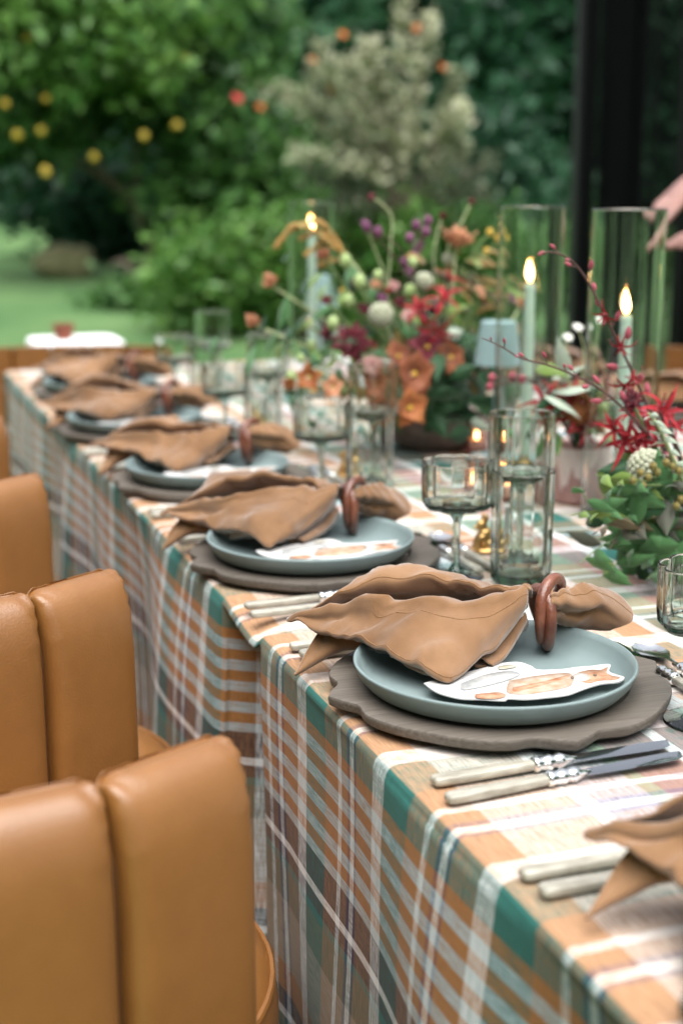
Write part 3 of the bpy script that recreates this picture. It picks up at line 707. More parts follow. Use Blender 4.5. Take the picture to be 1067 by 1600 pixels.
# ------------------------------------------------------------------ flowers
def petal(mb, M, Ln, Wd, a0, a1, cup=.25, m=0, nu=6, nv=5, tip=.6, ruf=0, twist=0, pw=1.0):
    rows = []; r_, z = 0.0, 0.0; d = Ln/(nu-1)
    for i in range(nu):
        u = i/(nu-1); a = a0+(a1-a0)*u
        if i: r_ += math.sin(a)*d; z += math.cos(a)*d
        wv = Wd*(max(math.sin(math.pi*min(1, (u*.93+.05))**tip), .04)**pw)
        row = []
        for j in range(nv):
            v = j/(nv-1)*2-1; k = cup*wv*v*v
            x = v*wv; rr = r_ - math.cos(a)*k + ruf*math.sin(v*5+u*6)*u; zz = z + math.sin(a)*k + ruf*math.cos(v*6+u*4)*u
            if twist: c, s_ = math.cos(twist*u), math.sin(twist*u); x, zz = x*c-(zz-z)*s_, z+x*s_+(zz-z)*c
            row.append(M @ Vector((rr, x, zz)))
        rows.append(row)
    mb.grid(rows, m)
def whorl(mb, M, n, Ln, Wd, a0, a1, cup=.25, m=0, ph=0, jit=.1, **kw):
    for k in range(n):
        a = 2*math.pi*k/n+ph+random.uniform(-jit, jit)
        petal(mb, M @ Matrix.Rotation(a, 4, 'Z'), Ln*random.uniform(.9, 1.08), Wd*random.uniform(.92, 1.08), a0+random.uniform(-jit, jit), a1+random.uniform(-jit, jit)*1.5, cup, m, **kw)
def pm(nm, a, b, rough=.55, sc=40, tr=.2):
    m = mat(nm, a, b, rough=rough, scale=sc, lo=.3, hi=.7, spec=.25, sheen=.2); t = m.node_tree; p = t.nodes['Principled BSDF']
    tl = N(t, 'ShaderNodeBsdfTranslucent'); src = p.inputs['Base Color'].links[0].from_socket; t.links.new(src, tl.inputs[0]); ms = N(t, 'ShaderNodeMixShader'); ms.inputs[0].default_value = tr
    t.links.new(p.outputs[0], ms.inputs[1]); t.links.new(tl.outputs[0], ms.inputs[2]); t.links.new(ms.outputs[0], t.nodes['Material Output'].inputs[0]); return m
F_coral = pm('coral_petal', (.52, .20, .09), (.64, .36, .22)); F_orange = pm('orange_petal', (.30, .085, .024), (.46, .18, .06)); F_rust = pm('rust_petal', (.17, .045, .02), (.34, .12, .05))
F_red = pm('red_petal', (.24, .006, .012), (.38, .015, .025)); F_burg = pm('burgundy_petal', (.07, .004, .010), (.14, .008, .018)); F_pink = pm('dusty_pink_petal', (.55, .28, .26), (.66, .40, .36))
F_purple = pm('purple_petal', (.12, .03, .08), (.24, .08, .16)); F_green = pm('pale_green_pod', (.30, .42, .14), (.42, .52, .24)); F_scab = pm('scabiosa_pod', (.38, .40, .26), (.54, .55, .42), sc=120)
F_yel = pm('yellow_centre', (.65, .40, .04), (.72, .50, .1)); F_gold = pm('golden_millet', (.42, .22, .05), (.55, .34, .1), sc=90); F_bud = pm('bud_pink', (.28, .045, .07), (.42, .10, .12)); F_berry = pm('berry', (.17, .17, .045), (.30, .20, .06))
F_white = pm('white_petal', (.68, .68, .60), (.76, .76, .70)); F_lip = pm('orchid_lip', (.72, .36, .30), (.78, .50, .42))
S_green = pm('stem_green', (.14, .22, .06), (.22, .32, .12)); S_pale = pm('stem_pale', (.40, .46, .22), (.48, .54, .30)); S_brown = pm('twig_brown', (.075, .035, .03), (.13, .07, .055))
LF_dark = pm('leaf_dark', (.010, .042, .014), (.024, .080, .026), rough=.5, tr=.12); LF_mid = pm('leaf_mid', (.04, .13, .04), (.10, .22, .085), rough=.42); LF_lime = pm('leaf_lime', (.13, .22, .045), (.20, .28, .07), rough=.45)
LF_red = pm('leaf_bronze', (.13, .055, .035), (.10, .13, .06), rough=.45, sc=25); LF_sil = pm('leaf_silver', (.36, .44, .34), (.46, .53, .42), rough=.6); LF_amber = pm('leaf_amber', (.30, .12, .03), (.16, .18, .05), rough=.45, sc=18)
LF_pur = pm('leaf_purple', (.14, .09, .10), (.09, .15, .08), rough=.45, sc=22)

def leaf_mesh(nm, mt, Ln=1.0, Wd=.26, bend=.9, fold=.35, tip=.8):
    mb = MB(); petal(mb, Matrix.Identity(4), Ln, Wd, R(60), R(60)+bend, -fold, 0, 10, 5, tip, pw=1.35); return mb.mesh(nm, mt, angle=None)
LEAF = {}
for key, mt in (('dark', LF_dark), ('mid', LF_mid), ('lime', LF_lime), ('red', LF_red), ('sil', LF_sil), ('amber', LF_amber), ('pur', LF_pur)):
    LEAF[key] = [leaf_mesh('leaf_'+key, mt, 1, .19, .9, .35, .78), leaf_mesh('leaf_'+key, mt, 1, .24, .4, .5, .9), leaf_mesh('leaf_'+key, mt, 1, .17, 1.4, .25, .72)]
def leaf(parent, pos, d, ln, key, roll=None):
    o = mk('leaf', random.choice(LEAF[key]), parent); M = frame(pos, d, random.uniform(0, 6.28) if roll is None else roll)
    o.matrix_parent_inverse = Matrix.Identity(4); M.translation = Vector(pos)-parent.location
    o.matrix_local = M @ Matrix.Diagonal((ln, ln, ln, 1)); return o
def part(parent, name, mb, mats): 
    o = mk(name, mb.mesh(name, mats, angle=None, merge=False), parent, loc=-parent.location); return o
def stemline(mb, a, b, r_=.0018, bow=.02, m=0, n=10):
    a, b = Vector(a), Vector(b); mid = (a+b)/2 + Vector((random.uniform(-bow, bow), random.uniform(-bow, bow), bow*.5)); mb.tube(cat([a, mid, b], n), [r_]*n, 6, m)

def poppy(par, p, size, axis=(0, 0, 1), base=None, mats=(F_coral, F_yel, S_pale), open_=.5, name='poppy'):
    mb = MB(); M = frame(p, axis)
    whorl(mb, M, 4, size*.95, size*.55, R(75-45*(1-open_)), R(-12+95*open_), .35, 0, tip=.62, ruf=size*.05)
    whorl(mb, M, 4, size*.85, size*.50, R(60), R(-10), .4, 0, ph=.8, tip=.62, ruf=size*.04)
    mb.ball((0, 0, size*.25), size*.2, 1, 10, 6, M=M)
    if base is not None: stemline(mb, base, p, .0028, .015, 2)
    return part(par, name, mb, list(mats))
def carnation(par, p, size, axis, mt, base=None, name='carnation'):
    mb = MB(); M = frame(p, axis)
    for k, (ln, a) in enumerate(((1, 80), (.92, 62), (.8, 44), (.68, 28), (.5, 12))):
        whorl(mb, M @ Matrix.Translation((0, 0, size*.04*k)), 9-k, size*ln, size*.36, R(a*.4), R(a+18), .2, 0, ph=k*.4, jit=.2, tip=.5, ruf=size*.09)
    if base is not None: stemline(mb, base, p, .0025, .01, 1)
    return part(par, name, mb, [mt, S_green])
def strappy(par, p, size, axis, mt, base=None, name='red_lily', n=6):
    mb = MB(); M = frame(p, axis)
    for k in range(n):
        petal(mb, M @ Matrix.Rotation(2*math.pi*k/n+random.uniform(-.3, .3), 4, 'Z'), size*random.uniform(.85, 1.2), size*.085, R(random.uniform(5, 55)), R(random.uniform(80, 190)), .5, 0, 9, 4, .6, ruf=size*.03)
    for k in range(4):
        d = Vector((random.uniform(-.5, .5), random.uniform(-.5, .5), 1)).normalized(); mb.tube([M @ Vector((0, 0, 0)), M @ (d*size*.5), M @ (d*size*.85)], [.0007, .0006, .0012], 5, 0)
    if base is not None: stemline(mb, base, p, .0022, .01, 1)
    return part(par, name, mb, [mt, S_brown])
def orchid(par, p, size, axis, base=None, mats=(F_rust, F_lip, F_yel, S_green)):
    mb = MB(); M = frame(p, axis)
    whorl(mb, M, 5, size*1.1, size*.50, R(35), R(105), .3, 0, ph=.3, jit=.2, tip=.6, ruf=size*.07)
    petal(mb, M, size*.7, size*.32, R(30), R(120), -.5, 1, tip=.55, ruf=size*.05); petal(mb, M @ Matrix.Rotation(R(180), 4, 'Z'), size*.4, size*.2, R(5), R(60), .5, 1); mb.ball((0, 0, size*.18), size*.13, 2, 8, 6, M=M)
    if base is not None: stemline(mb, base, p, .0025, .01, 3)
    return part(par, 'orchid', mb, list(mats))
def pod(par, p, size, mt, base=None, name='seed_pod', bumps=90):
    mb = MB(); mb.ball(p, size*.86, 0, 16, 10); ga = math.pi*(3-math.sqrt(5))
    for i in range(bumps):
        z = 1-2*(i+.5)/bumps; r_ = math.sqrt(1-z*z); d = Vector((r_*math.cos(ga*i), r_*math.sin(ga*i), z)); M = frame(Vector(p)+d*size*.78, d)
        mb.lathe([(size*.16, 0), (size*.17, size*.16), (size*.06, size*.26), (0, size*.2)], 5, 0, M=M, cap=False)
    if base is not None: stemline(mb, base, p, .0018, .012, 1)
    return part(par, name, mb, [mt, S_pale])
def bulb(par, p, size, mt, base=None, name='bud', sc=(1, 1, 1.25), sm=None):
    mb = MB(); mb.ball(p, size, 0, 12, 8, sc)
    for k in range(5):
        a = k*1.257; mb.tube([Vector(p)+Vector((math.cos(a)*size*.3, math.sin(a)*size*.3, -size*1.15)), Vector(p)+Vector((math.cos(a)*size*1.02, math.sin(a)*size*1.02, -size*.2)), Vector(p)+Vector((math.cos(a)*size*.5, math.sin(a)*size*.5, size*1.05))], size*.12, 5, 0)
    if base is not None: stemline(mb, base, p, .0015, .012, 1)
    return part(par, name, mb, [mt, sm or S_green])
def budbranch(par, pts, mt=F_bud, size=.008, name='budding_branch', nb=12, r0=.0026, flowers=()):
    mb = MB(); c = cat(pts, 40); mb.tube(c, [r0*(1-.7*i/39) for i in range(40)], 7, 1)
    for k in range(nb):
        i = int(4+35*k/nb); d = (c[min(i+1, 39)]-c[i-1]).normalized(); s_ = Vector((random.uniform(-1, 1), random.uniform(-1, 1), random.uniform(-.6, 1))); s_ = (s_-d*s_.dot(d)).normalized()
        sz = size*(1.1-.75*k/nb)*random.uniform(.8, 1.2); e = c[i]+(s_+d*.7)*sz*1.6
        mb.tube([c[i], e], [.0009, .0007], 5, 1); M = frame(e, s_+d*1.2); mb.lathe([(0, -sz*.2), (sz*.42, sz*.2), (sz*.52, sz*.8), (sz*.35, sz*1.5), (0, sz*2.0)], 8, 0, M=M)
    return part(par, name, mb, [mt, S_brown])
def twigleaves(par, pts, key, ln, n, r0=.002, smat=S_green, name='leafy_stem'):
    mb = MB(); c = cat(pts, 30); mb.tube(c, [r0*(1-.6*i/29) for i in range(30)], 6, 0); o = part(par, name, mb, [smat])
    for k in range(n):
        i = int(3+26*k/n); d = (c[min(i+1, 29)]-c[i-1]).normalized(); a = (k % 2)*math.pi + random.uniform(-.4, .4); side = Matrix.Rotation(a, 3, d) @ d.orthogonal().normalized()
        leaf(par, c[i], side*.8+d*.8, ln*(1.1-.5*k/n)*random.uniform(.8, 1.15), key, roll=random.uniform(-.4, .4))

# ---- central arrangement in the stone bowl
M_stone = mat('brown_stone', (.12, .085, .07), (.22, .17, .145), rough=.85, scale=30, bump=.5, bscale=90)
B1 = Vector((1.10, 2.58, TOP+.0015))
tag(mk('stone_bowl', MB().lathe([(0, 0), (.062, 0), (.085, .012), (.100, .04), (.102, .062), (.097, .066), (.090, .06), (.075, .02), (0, .012)], 56).mesh('stone_bowl', M_stone, angle=50), None, B1), 'brown stone bowl holding the large central flower arrangement', 'bowl')
A1 = thing('flower_arrangement', 'large autumn flower arrangement of orange, red and burgundy blooms in the stone bowl', 'flowers', (B1.x, B1.y, TOP+.03))
o1 = B1 + Vector((0, 0, .05))
def B(px, py, Y): return WY(px, py, Y)
poppy(A1, B(712, 386, 2.55), .054, (.15, -.1, 1), o1, open_=.62)
poppy(A1, B(425, 447, 2.62), .031, (-.45, -.1, .9), o1+Vector((-.05, 0, .06)), open_=.05)
poppy(A1, B(398, 508, 2.62), .028, (-.4, -.3, .8), o1+Vector((-.05, 0, .05)), open_=.2, mats=(F_coral, F_white, S_pale))
poppy(A1, B(808, 480, 2.78), .040, (.3, -.2, .9), o1, open_=.15)
carnation(A1, B(548, 540, 2.46), .045, (-.3, -.9, .5), F_burg, o1)
carnation(A1, B(520, 520, 2.52), .030, (-.6, -.7, .5), F_burg, o1)
carnation(A1, B(580, 575, 2.43), .030, (-.1, -1, .2), F_pink, o1)
pod(A1, B(595, 492, 2.45), .023, F_scab, o1); pod(A1, B(662, 440, 2.5), .018, F_scab, o1); pod(A1, B(700, 405, 2.58), .012, F_scab, o1)
for px, py in ((540, 408), (562, 440), (645, 410), (640, 455), (520, 505), (486, 540), (470, 560), (500, 565), (455, 590), (513, 605), (590, 430), (545, 470), (480, 600)):
    bulb(A1, B(px, py, 2.52+random.uniform(-.06, .06)), random.uniform(.007, .012), F_green, o1, 'green_pod')
strappy(A1, B(690, 470, 2.45), .055, (.1, -.6, .8), F_red, o1); strappy(A1, B(655, 485, 2.46), .05, (-.5, -.6, .4), F_red, o1); strappy(A1, B(680, 515, 2.43), .045, (.1, -.9, -.3), F_red, o1); strappy(A1, B(700, 440, 2.5), .04, (.2, -.4, .9), F_red, o1)
orchid(A1, B(700, 560, 2.44), .040, (.3, -.9, .3), o1); orchid(A1, B(600, 640, 2.38), .036, (-.3, -.9, 0), o1); orchid(A1, B(520, 605, 2.42), .024, (-.3, -.9, .1), o1, (F_coral, F_white, F_yel, S_green)); orchid(A1, B(665, 545, 2.44), .038, (.1, -.8, .5), o1, (F_burg, F_rust, F_yel, S_green)); orchid(A1, B(645, 585, 2.40), .046, (-.1, -1, .15), o1); orchid(A1, B(638, 637, 2.38), .040, (0, -1, .1), o1, (F_orange, F_yel, F_yel, S_green)); orchid(A1, B(590, 600, 2.42), .038, (-.5, -.9, .2), o1); orchid(A1, B(485, 590, 2.44), .028, (-.6, -.8, .1), o1, (F_orange, F_white, F_yel, S_green)); orchid(A1, B(620, 560, 2.46), .036, (.1, -.8, .6), o1, (F_rust, F_rust, F_yel, S_green))
for px, py in ((650, 352), (665, 362), (640, 372), (655, 385), (668, 345), (648, 398), (632, 410), (640, 425), (573, 355), (590, 362)):
    bulb(A1, B(px, py, 2.6+random.uniform(-.03, .03)), .009, F_purple, o1 if py > 390 else B(645, 430, 2.6), 'purple_bud', sm=S_brown)
for px, py in ((765, 362), (778, 372), (760, 392), (535, 455), (545, 462)): bulb(A1, B(px, py, 2.58), .007, F_yel, B(700, 470, 2.58) if px > 600 else o1, 'yellow_button', (1, 1, .9))
for pts, hd in (([(600, 560), (608, 420), (612, 345), (600, 322), (583, 310)], F_burg), ([(700, 520), (678, 420), (682, 370), (690, 340)], F_burg), ([(705, 470), (700, 390), (722, 345), (735, 318)], F_burg), ([(610, 500), (600, 430), (575, 365), (570, 352)], F_purple)):
    mb = MB(); c = cat([B(x, y, 2.6) for x, y in pts], 24); mb.tube(c, [.0018]*24, 6, 1); e = c[-1]
    M = frame(e, c[-1]-c[-3]); whorl(mb, M, 9, .014, .005, R(30), R(70), .2, 0); mb.ball((0, 0, .004), .007, 0, 8, 6, M=M); part(A1, 'tall_scabiosa', mb, [hd, S_pale])
for end, mid in (((432, 385), (468, 352)), ((470, 372), (505, 365)), ((478, 398), (512, 375)), ((500, 415), (535, 402)), ((455, 360), (500, 348))):     # arching golden millet
    mb = MB(); c = cat([B(592, 500, 2.56), B(570, 440, 2.56), B(540, 400, 2.56), B(*mid, 2.57), B(*end, 2.58)], 40); mb.tube(c, [.0024]*22+[.0016]*18, 6, 1)
    for i in range(22, 40):
        for k in range(6):
            d = Vector((random.gauss(0, 1), random.gauss(0, 1), random.gauss(0, 1))).normalized(); mb.ball(c[i]+d*.0042, .0028, 0, 5, 4)
    part(A1, 'millet_spray', mb, [F_gold, S_pale])
for k in range(64):                                      # dark glossy leaves, mostly at the right and below
    a = random.uniform(0, 6.28); px = random.gauss(715, 45); py = random.gauss(600, 40); p = B(px, min(max(py, 520), 690), 2.50+random.uniform(-.08, .12)); leaf(A1, p, (p-o1)+Vector((0, -.04, random.uniform(-.04, .06))), random.uniform(.06, .10), 'dark')
for k in range(64): p = B(random.gauss(600, 75), random.gauss(535, 55), 2.55+random.uniform(-.03, .12)); leaf(A1, p, (p-o1)+Vector((0, -.05, .02)), random.uniform(.04, .075), random.choice(('mid', 'dark', 'mid', 'lime')))
for k in range(34): p = B(random.gauss(728, 32), random.gauss(455, 40), 2.58+random.uniform(-.05, .05)); leaf(A1, p, Vector((.5, -.2, 1))+Vector((random.uniform(-.4, .4), random.uniform(-.4, .2), 0)), random.uniform(.05, .09), random.choice(('amber', 'amber', 'lime', 'red')))
for k in range(24): p = B(random.gauss(480, 36), random.gauss(565, 36), 2.52+random.uniform(-.05, .07)); leaf(A1, p, (p-o1)+Vector((0, -.04, .01)), random.uniform(.035, .06), random.choice(('mid', 'lime', 'sil', 'dark')))
leaf(A1, B(700, 525, 2.42), (.6, -.5, .35), .055, 'sil', 0); leaf(A1, B(672, 620, 2.38), (-.1, -.6, -.8), .09, 'dark', 0); leaf(A1, B(690, 655, 2.37), (-.3, -.3, -.9), .07, 'dark', .4); leaf(A1, B(735, 660, 2.42), (-.9, -.2, -.15), .075, 'sil', 0)
for px, py in ((745, 580), (755, 600), (752, 560)): leaf(A1, B(px, py, 2.55), (.3, -.7, -.4), .07, 'amber')
poppy(A1, B(455, 600, 2.45), .022, (-.5, -.8, .1), o1, (F_orange, F_yel, S_green), .4)
carnation(A1, B(478, 505, 2.58), .016, (-.2, -.8, .5), F_pink, o1); carnation(A1, B(614, 448, 2.56), .014, (0, -.8, .6), F_pink, o1); carnation(A1, B(604, 455, 2.5), .010, (0, -.8, .6), F_red, o1)

for k in range(18): p = B(random.gauss(650, 60), random.gauss(480, 50), 2.5+random.uniform(-.05, .1)); carnation(A1, p, random.uniform(.012, .022), (random.uniform(-.6, .6), -.7, .6), random.choice((F_rust, F_pink, F_burg, F_coral, F_purple)), o1, 'small_bloom')
for k in range(40): p = B(random.gauss(620, 95), random.gauss(600, 45), 2.52+random.uniform(-.06, .14)); p.z = max(p.z, TOP+.05); leaf(A1, p, (p-o1)+Vector((0, -.04, .01)), random.uniform(.05, .085), random.choice(('dark', 'dark', 'mid', 'amber')))
# ---- small arrangement in the drip-glazed pink pot
M_pot = mat('pink_glazed_pot', (.33, .185, .165), (.42, .25, .225), rough=.5, scale=30, stretch=(1, 1, .3)); M_drip = mat('cream_drip_glaze', (.62, .50, .46), (.70, .62, .57), rough=.35, scale=30)
B2 = Vector((1.128, 2.035, TOP+.0015))
pt = thing('glazed_pot', 'dusty pink ceramic pot with cream drip glaze at the rim, under red flowers', 'pot', B2)
mk('pot_body', MB().lathe([(0, 0), (.044, 0), (.047, .003), (.0485, .09), (.047, .093), (.044, .09), (.043, .01), (0, .008)], 64).mesh('pot_body', M_pot, angle=40), pt)
mb = MB(); rows = []
dr = [.045+.016*math.sin(j*.9)+.010*math.sin(j*2.3+1)+.008*math.sin(j*.37) for j in range(64)]
for f in np.linspace(0, 1, 8): rows.append([((.0485+.0012*math.sin(math.pi*min(f+.12, 1)))*math.cos(2*math.pi*j/64), (.0485+.0012*math.sin(math.pi*min(f+.12, 1)))*math.sin(2*math.pi*j/64), .0915-dr[j]*f) for j in range(64)])
mb.grid(rows, 0, True, True); mk('drip_glaze', mb.mesh('drip_glaze', M_drip, angle=None), pt)
A2 = thing('flower_arrangement', 'small arrangement of red and orange blooms with pale leaves in the pink pot', 'flowers', (B2.x, B2.y, TOP+.06)); o2 = B2+Vector((0, 0, .07))
pod(A2, B(905, 640, 1.96), .024, F_orange, o2, 'pincushion_flower', 130); pod(A2, B(878, 622, 2.0), .020, F_orange, o2, 'pincushion_flower', 110)
for px, py, s_ in ((890, 655, .05), (868, 640, .05), (905, 675, .045), (885, 620, .045), (850, 630, .045), (920, 660, .04)): strappy(A2, B(px, py, 1.98+random.uniform(-.02, .03)), s_, (random.uniform(-.5, .5), -.8, random.uniform(-.1, .8)), F_red, o2, 'red_lily')
leaf(A2, B(860, 612, 1.97), (.1, -.1, 1), .085, 'sil', -1.57); leaf(A2, B(880, 600, 1.95), (-1, -.25, .1), .078, 'sil', 1.57); leaf(A2, B(850, 618, 1.96), (.3, -.5, .8), .07, 'sil', -1.2); leaf(A2, B(836, 575, 1.99), (-.6, -.2, .55), .070, 'lime', 0); leaf(A2, B(862, 590, 2.02), (-.3, -.1, 1), .075, 'sil', .2)
for k in range(34): p = B(random.gauss(898, 30), random.gauss(660, 22), 2.03+random.uniform(-.07, .06)); leaf(A2, p, (p-o2)+Vector((0, -.02, .01)), random.uniform(.03, .05), random.choice(('mid', 'lime', 'mid', 'dark')))
for px, py in ((935, 665), (948, 690), (940, 640), (930, 610)): bulb(A2, B(px, py, 2.02), .011, F_green, o2, 'green_pod')
for pts in ([(905, 620), (912, 560), (908, 530), (902, 512)], [(890, 610), (884, 560), (886, 528)], [(925, 610), (922, 560), (928, 500)]):
    mb = MB(); c = cat([B(x, y, 2.08) for x, y in pts], 16); mb.tube(c, .0014, 5, 1); M = frame(c[-1], (0, -.5, .6)); whorl(mb, M, 6, .012, .004, R(40), R(120), .2, 0); part(A2, 'white_blossom', mb, [F_white, S_pale])
for px, py in ((800, 588), (815, 592), (768, 590), (765, 604)): bulb(A2, B(px, py, 2.0), .006, F_bud, B(840, 600, 2.0), 'pink_bud', sm=S_brown)

# ---- right-hand arrangement spilling over the cloth
M_vase3 = mat('dark_clay_bowl', (.05, .04, .036), (.09, .075, .065), rough=.7, scale=30)
B3 = Vector((1.115, 1.70, TOP+.0015))
tag(mk('clay_bowl', MB().lathe([(0, 0), (.05, 0), (.068, .012), (.074, .05), (.071, .054), (.062, .03), (0, .012)], 48).mesh('clay_bowl', M_vase3, angle=50), None, B3), 'dark clay bowl hidden under the leafy arrangement at the right edge', 'bowl')
A3 = thing('flower_arrangement', 'leafy arrangement with red lilies, berries and budding branches at the right edge', 'flowers', (B3.x, B3.y, TOP+.03)); o3 = B3+Vector((0, 0, .05))
budbranch(A3, [o3+Vector((0, 0, .02)), B(1035, 690, 1.66), B(1000, 610, 1.64), B(975, 555, 1.62), B(945, 495, 1.60), B(918, 440, 1.60), B(890, 405, 1.60), B(862, 394, 1.60), B(845, 396, 1.60)], nb=15, size=.0095)
budbranch(A3, [o3+Vector((0, 0, .02)), B(1020, 690, 1.60), B(975, 640, 1.56), B(940, 610, 1.55), B(905, 590, 1.55), B(860, 572, 1.55), B(815, 560, 1.55), B(780, 540, 1.55), B(752, 528, 1.55)], nb=13, size=.0075, r0=.0022)
for px, py, s_, ax in ((948, 490, .022, (-.8, -.3, -.3)), (972, 540, .02, (-.6, -.5, -.5)), (975, 600, .026, (-.3, -.7, -.5)), (985, 585, .022, (.2, -.6, -.8))): strappy(A3, B(px, py, 1.60), s_, ax, F_red, None, 'red_blossom')
for px, py, s_, ax in ((975, 690, .042, (-.3, -.9, .3)), (1030, 645, .045, (.2, -.8, .5)), (1000, 685, .036, (-.2, -.9, -.2)), (1015, 665, .036, (-.4, -.8, .5)), (985, 645, .030, (-.5, -.7, .5)), (1045, 665, .034, (.4, -.8, .2)), (995, 705, .034, (-.3, -.9, -.4)), (960, 672, .03, (-.7, -.6, .4))): strappy(A3, B(px, py, 1.60), s_, ax, F_red, o3)
carnation(A3, B(985, 627, 1.57), .018, (-.3, -.8, .5), F_burg, o3)
pod(A3, B(1010, 732, 1.54), .025, F_scab, o3, 'scabiosa_pod', 120)
for px, py in ((988, 750), (1000, 738), (1012, 745), (1020, 728), (1026, 737), (1040, 722), (1050, 728), (1003, 758), (1060, 735), (1063, 780), (1056, 790)): bulb(A3, B(px, py, 1.49), .0048, F_berry, B(1050, 770, 1.55), 'berry', (1, 1, 1))
twigleaves(A3, [B(1075, 770, 1.52), B(1050, 715, 1.50), B(1030, 670, 1.50), B(1012, 645, 1.50)], 'sil', .026, 14, .0035, S_pale, 'silver_stem')
SP = [((1060, 830), (985, 800), (930, 795), (905, 760), 'mid', .050, 7), ((1060, 850), (1000, 830), (945, 850), (905, 880), 'mid', .055, 7), ((1060, 850), (1010, 860), (965, 880), (935, 905), 'mid', .055, 7), ((1065, 820), (1010, 770), (965, 750), (930, 742), 'lime', .05, 6),
      ((1065, 810), (1040, 770), (1010, 760), (985, 755), 'mid', .052, 6), ((1070, 860), (1045, 870), (1025, 890), (1010, 905), 'mid', .055, 6), ((1060, 830), (1000, 810), (960, 815), (925, 835), 'red', .05, 6), ((1075, 840), (1060, 800), (1050, 770), (1045, 745), 'pur', .05, 6),
      ((1085, 860), (1075, 870), (1062, 885), (1050, 900), 'mid', .055, 5), ((1040, 840), (980, 815), (930, 800), (890, 805), 'lime', .042, 6), ((1050, 830), (1010, 820), (975, 825), (950, 860), 'pur', .055, 5), ((1060, 800), (1000, 780), (960, 770), (940, 775), 'mid', .048, 6)]
for a_, b_, c_, d_, key, ln, n in SP:
    q = [B(*a_, 1.64), B(*b_, 1.56), B(*c_, 1.52), B(*d_, 1.50)]
    for v in q: v.z = max(v.z, TOP+.012)
    twigleaves(A3, q, key, ln*1.12, n+2, .0016, S_brown if key in ('red', 'pur') else S_green)
for k in range(110):
    p = B(random.gauss(1035, 38), random.gauss(820, 38), 1.58+random.uniform(-.08, .1)); p.z = max(p.z, TOP+.02); leaf(A3, p, (p-o3)+Vector((-.02, -.05, random.uniform(-.05, .03))), random.uniform(.04, .065), random.choice(('mid', 'mid', 'mid', 'pur', 'lime', 'dark', 'dark')))
# ------------------------------------------------------------------ the garden behind
def leaf_cloud(name, centers, n, ls, mt, spread, seed, flat=.6, aspect=.45):
    g = np.random.default_rng(seed); C = np.array(centers, float); k = g.integers(0, len(C), n)
    P = C[k, :3] + g.normal(0, 1, (n, 3))*(C[k, 3:4]*spread)
    nrm = g.normal(0, 1, (n, 3)); nrm[:, 2] += flat; nrm /= np.linalg.norm(nrm, axis=1, keepdims=True)
    t_ = np.cross(nrm, g.normal(0, 1, (n, 3))); t_ /= np.linalg.norm(t_, axis=1, keepdims=True); b_ = np.cross(nrm, t_)
    s = ls*g.uniform(.6, 1.35, (n, 1)); bend = nrm*s*.18
    V = np.stack([P - t_*s, P - b_*s*aspect + bend, P + t_*s, P + b_*s*aspect + bend], 1).reshape(-1, 3)
    me = bpy.data.meshes.new(name); me.vertices.add(n*4); me.vertices.foreach_set('co', V.ravel()); me.loops.add(n*4); me.loops.foreach_set('vertex_index', np.arange(n*4))
    me.polygons.add(n); me.polygons.foreach_set('loop_start', np.arange(n)*4); me.polygons.foreach_set('loop_total', np.full(n, 4)); me.materials.append(mt)
    a = me.attributes.new('tint', 'FLOAT', 'FACE'); tint = np.clip(g.normal(.5, .28, n) + (g.uniform(-.25, .25, len(C)))[k], 0, 1); a.data.foreach_set('value', tint.astype(np.float32)); me.update(); return me
def clumps(c, rad, n, cs, seed, shell=.55):
    g = np.random.default_rng(seed); out = []
    while len(out) < n:
        d = g.normal(0, 1, 3); d /= np.linalg.norm(d); r_ = shell + (1-shell)*g.random()
        if g.random() < .2: r_ *= .6
        out.append((c[0]+d[0]*rad[0]*r_, c[1]+d[1]*rad[1]*r_, c[2]+d[2]*rad[2]*r_, cs*g.uniform(.6, 1.3)))
    return out
M_bark = mat('bark', (.07, .05, .035), (.13, .10, .07), rough=.9, scale=12, stretch=(3, 3, .6), bump=.6)
G_dark = leafmat('foliage_dark', (.010, .048, .022), (.036, .115, .05)); G_mid = leafmat('foliage_mid', (.036, .11, .026), (.10, .215, .05)); G_lite = leafmat('foliage_light', (.055, .16, .028), (.145, .28, .055))
G_lemon = leafmat('foliage_lemon', (.026, .088, .026), (.09, .20, .045), rough=.35); G_blue = leafmat('foliage_blue_green', (.024, .088, .04), (.065, .165, .07)); G_sage = leafmat('foliage_sage', (.18, .22, .11), (.46, .46, .31), rough=.6); G_cream = leafmat('foliage_variegated', (.34, .36, .20), (.62, .60, .44), rough=.6); G_grey = leafmat('foliage_grey', (.05, .08, .04), (.15, .16, .10), rough=.7)
M_lem = mat('lemon_peel', (.46, .32, .03), (.55, .40, .06), rough=.45, scale=30); M_redf = mat('red_blossom', (.55, .03, .05), (.65, .06, .06), scale=20); M_orf = mat('orange_blossom', (.55, .14, .03), (.62, .2, .05), scale=20)
def trunk_mesh(h, r_, lean=(0, 0), forks=5, seed=0, spread=.6):
    g = random.Random(seed); mb = MB(); top = Vector((lean[0], lean[1], h*.55)); c = cat([(0, 0, -.1), Vector((lean[0]*.3, lean[1]*.3, h*.25)), top], 12); mb.tube(c, [r_*(1-.45*i/11) for i in range(12)], 8)
    for k in range(forks):
        a = k*6.28/forks+g.uniform(-.4, .4); e = top+Vector((math.cos(a)*spread, math.sin(a)*spread, h*.42*g.uniform(.6, 1))); s_ = c[g.randint(6, 11)]; mb.tube(cat([s_, (s_+e)/2+Vector((0, 0, .1)), e], 8), [r_*.5*(1-.75*i/7) for i in range(8)], 6)
    return mb.mesh('trunk', M_bark, merge=False, angle=None)
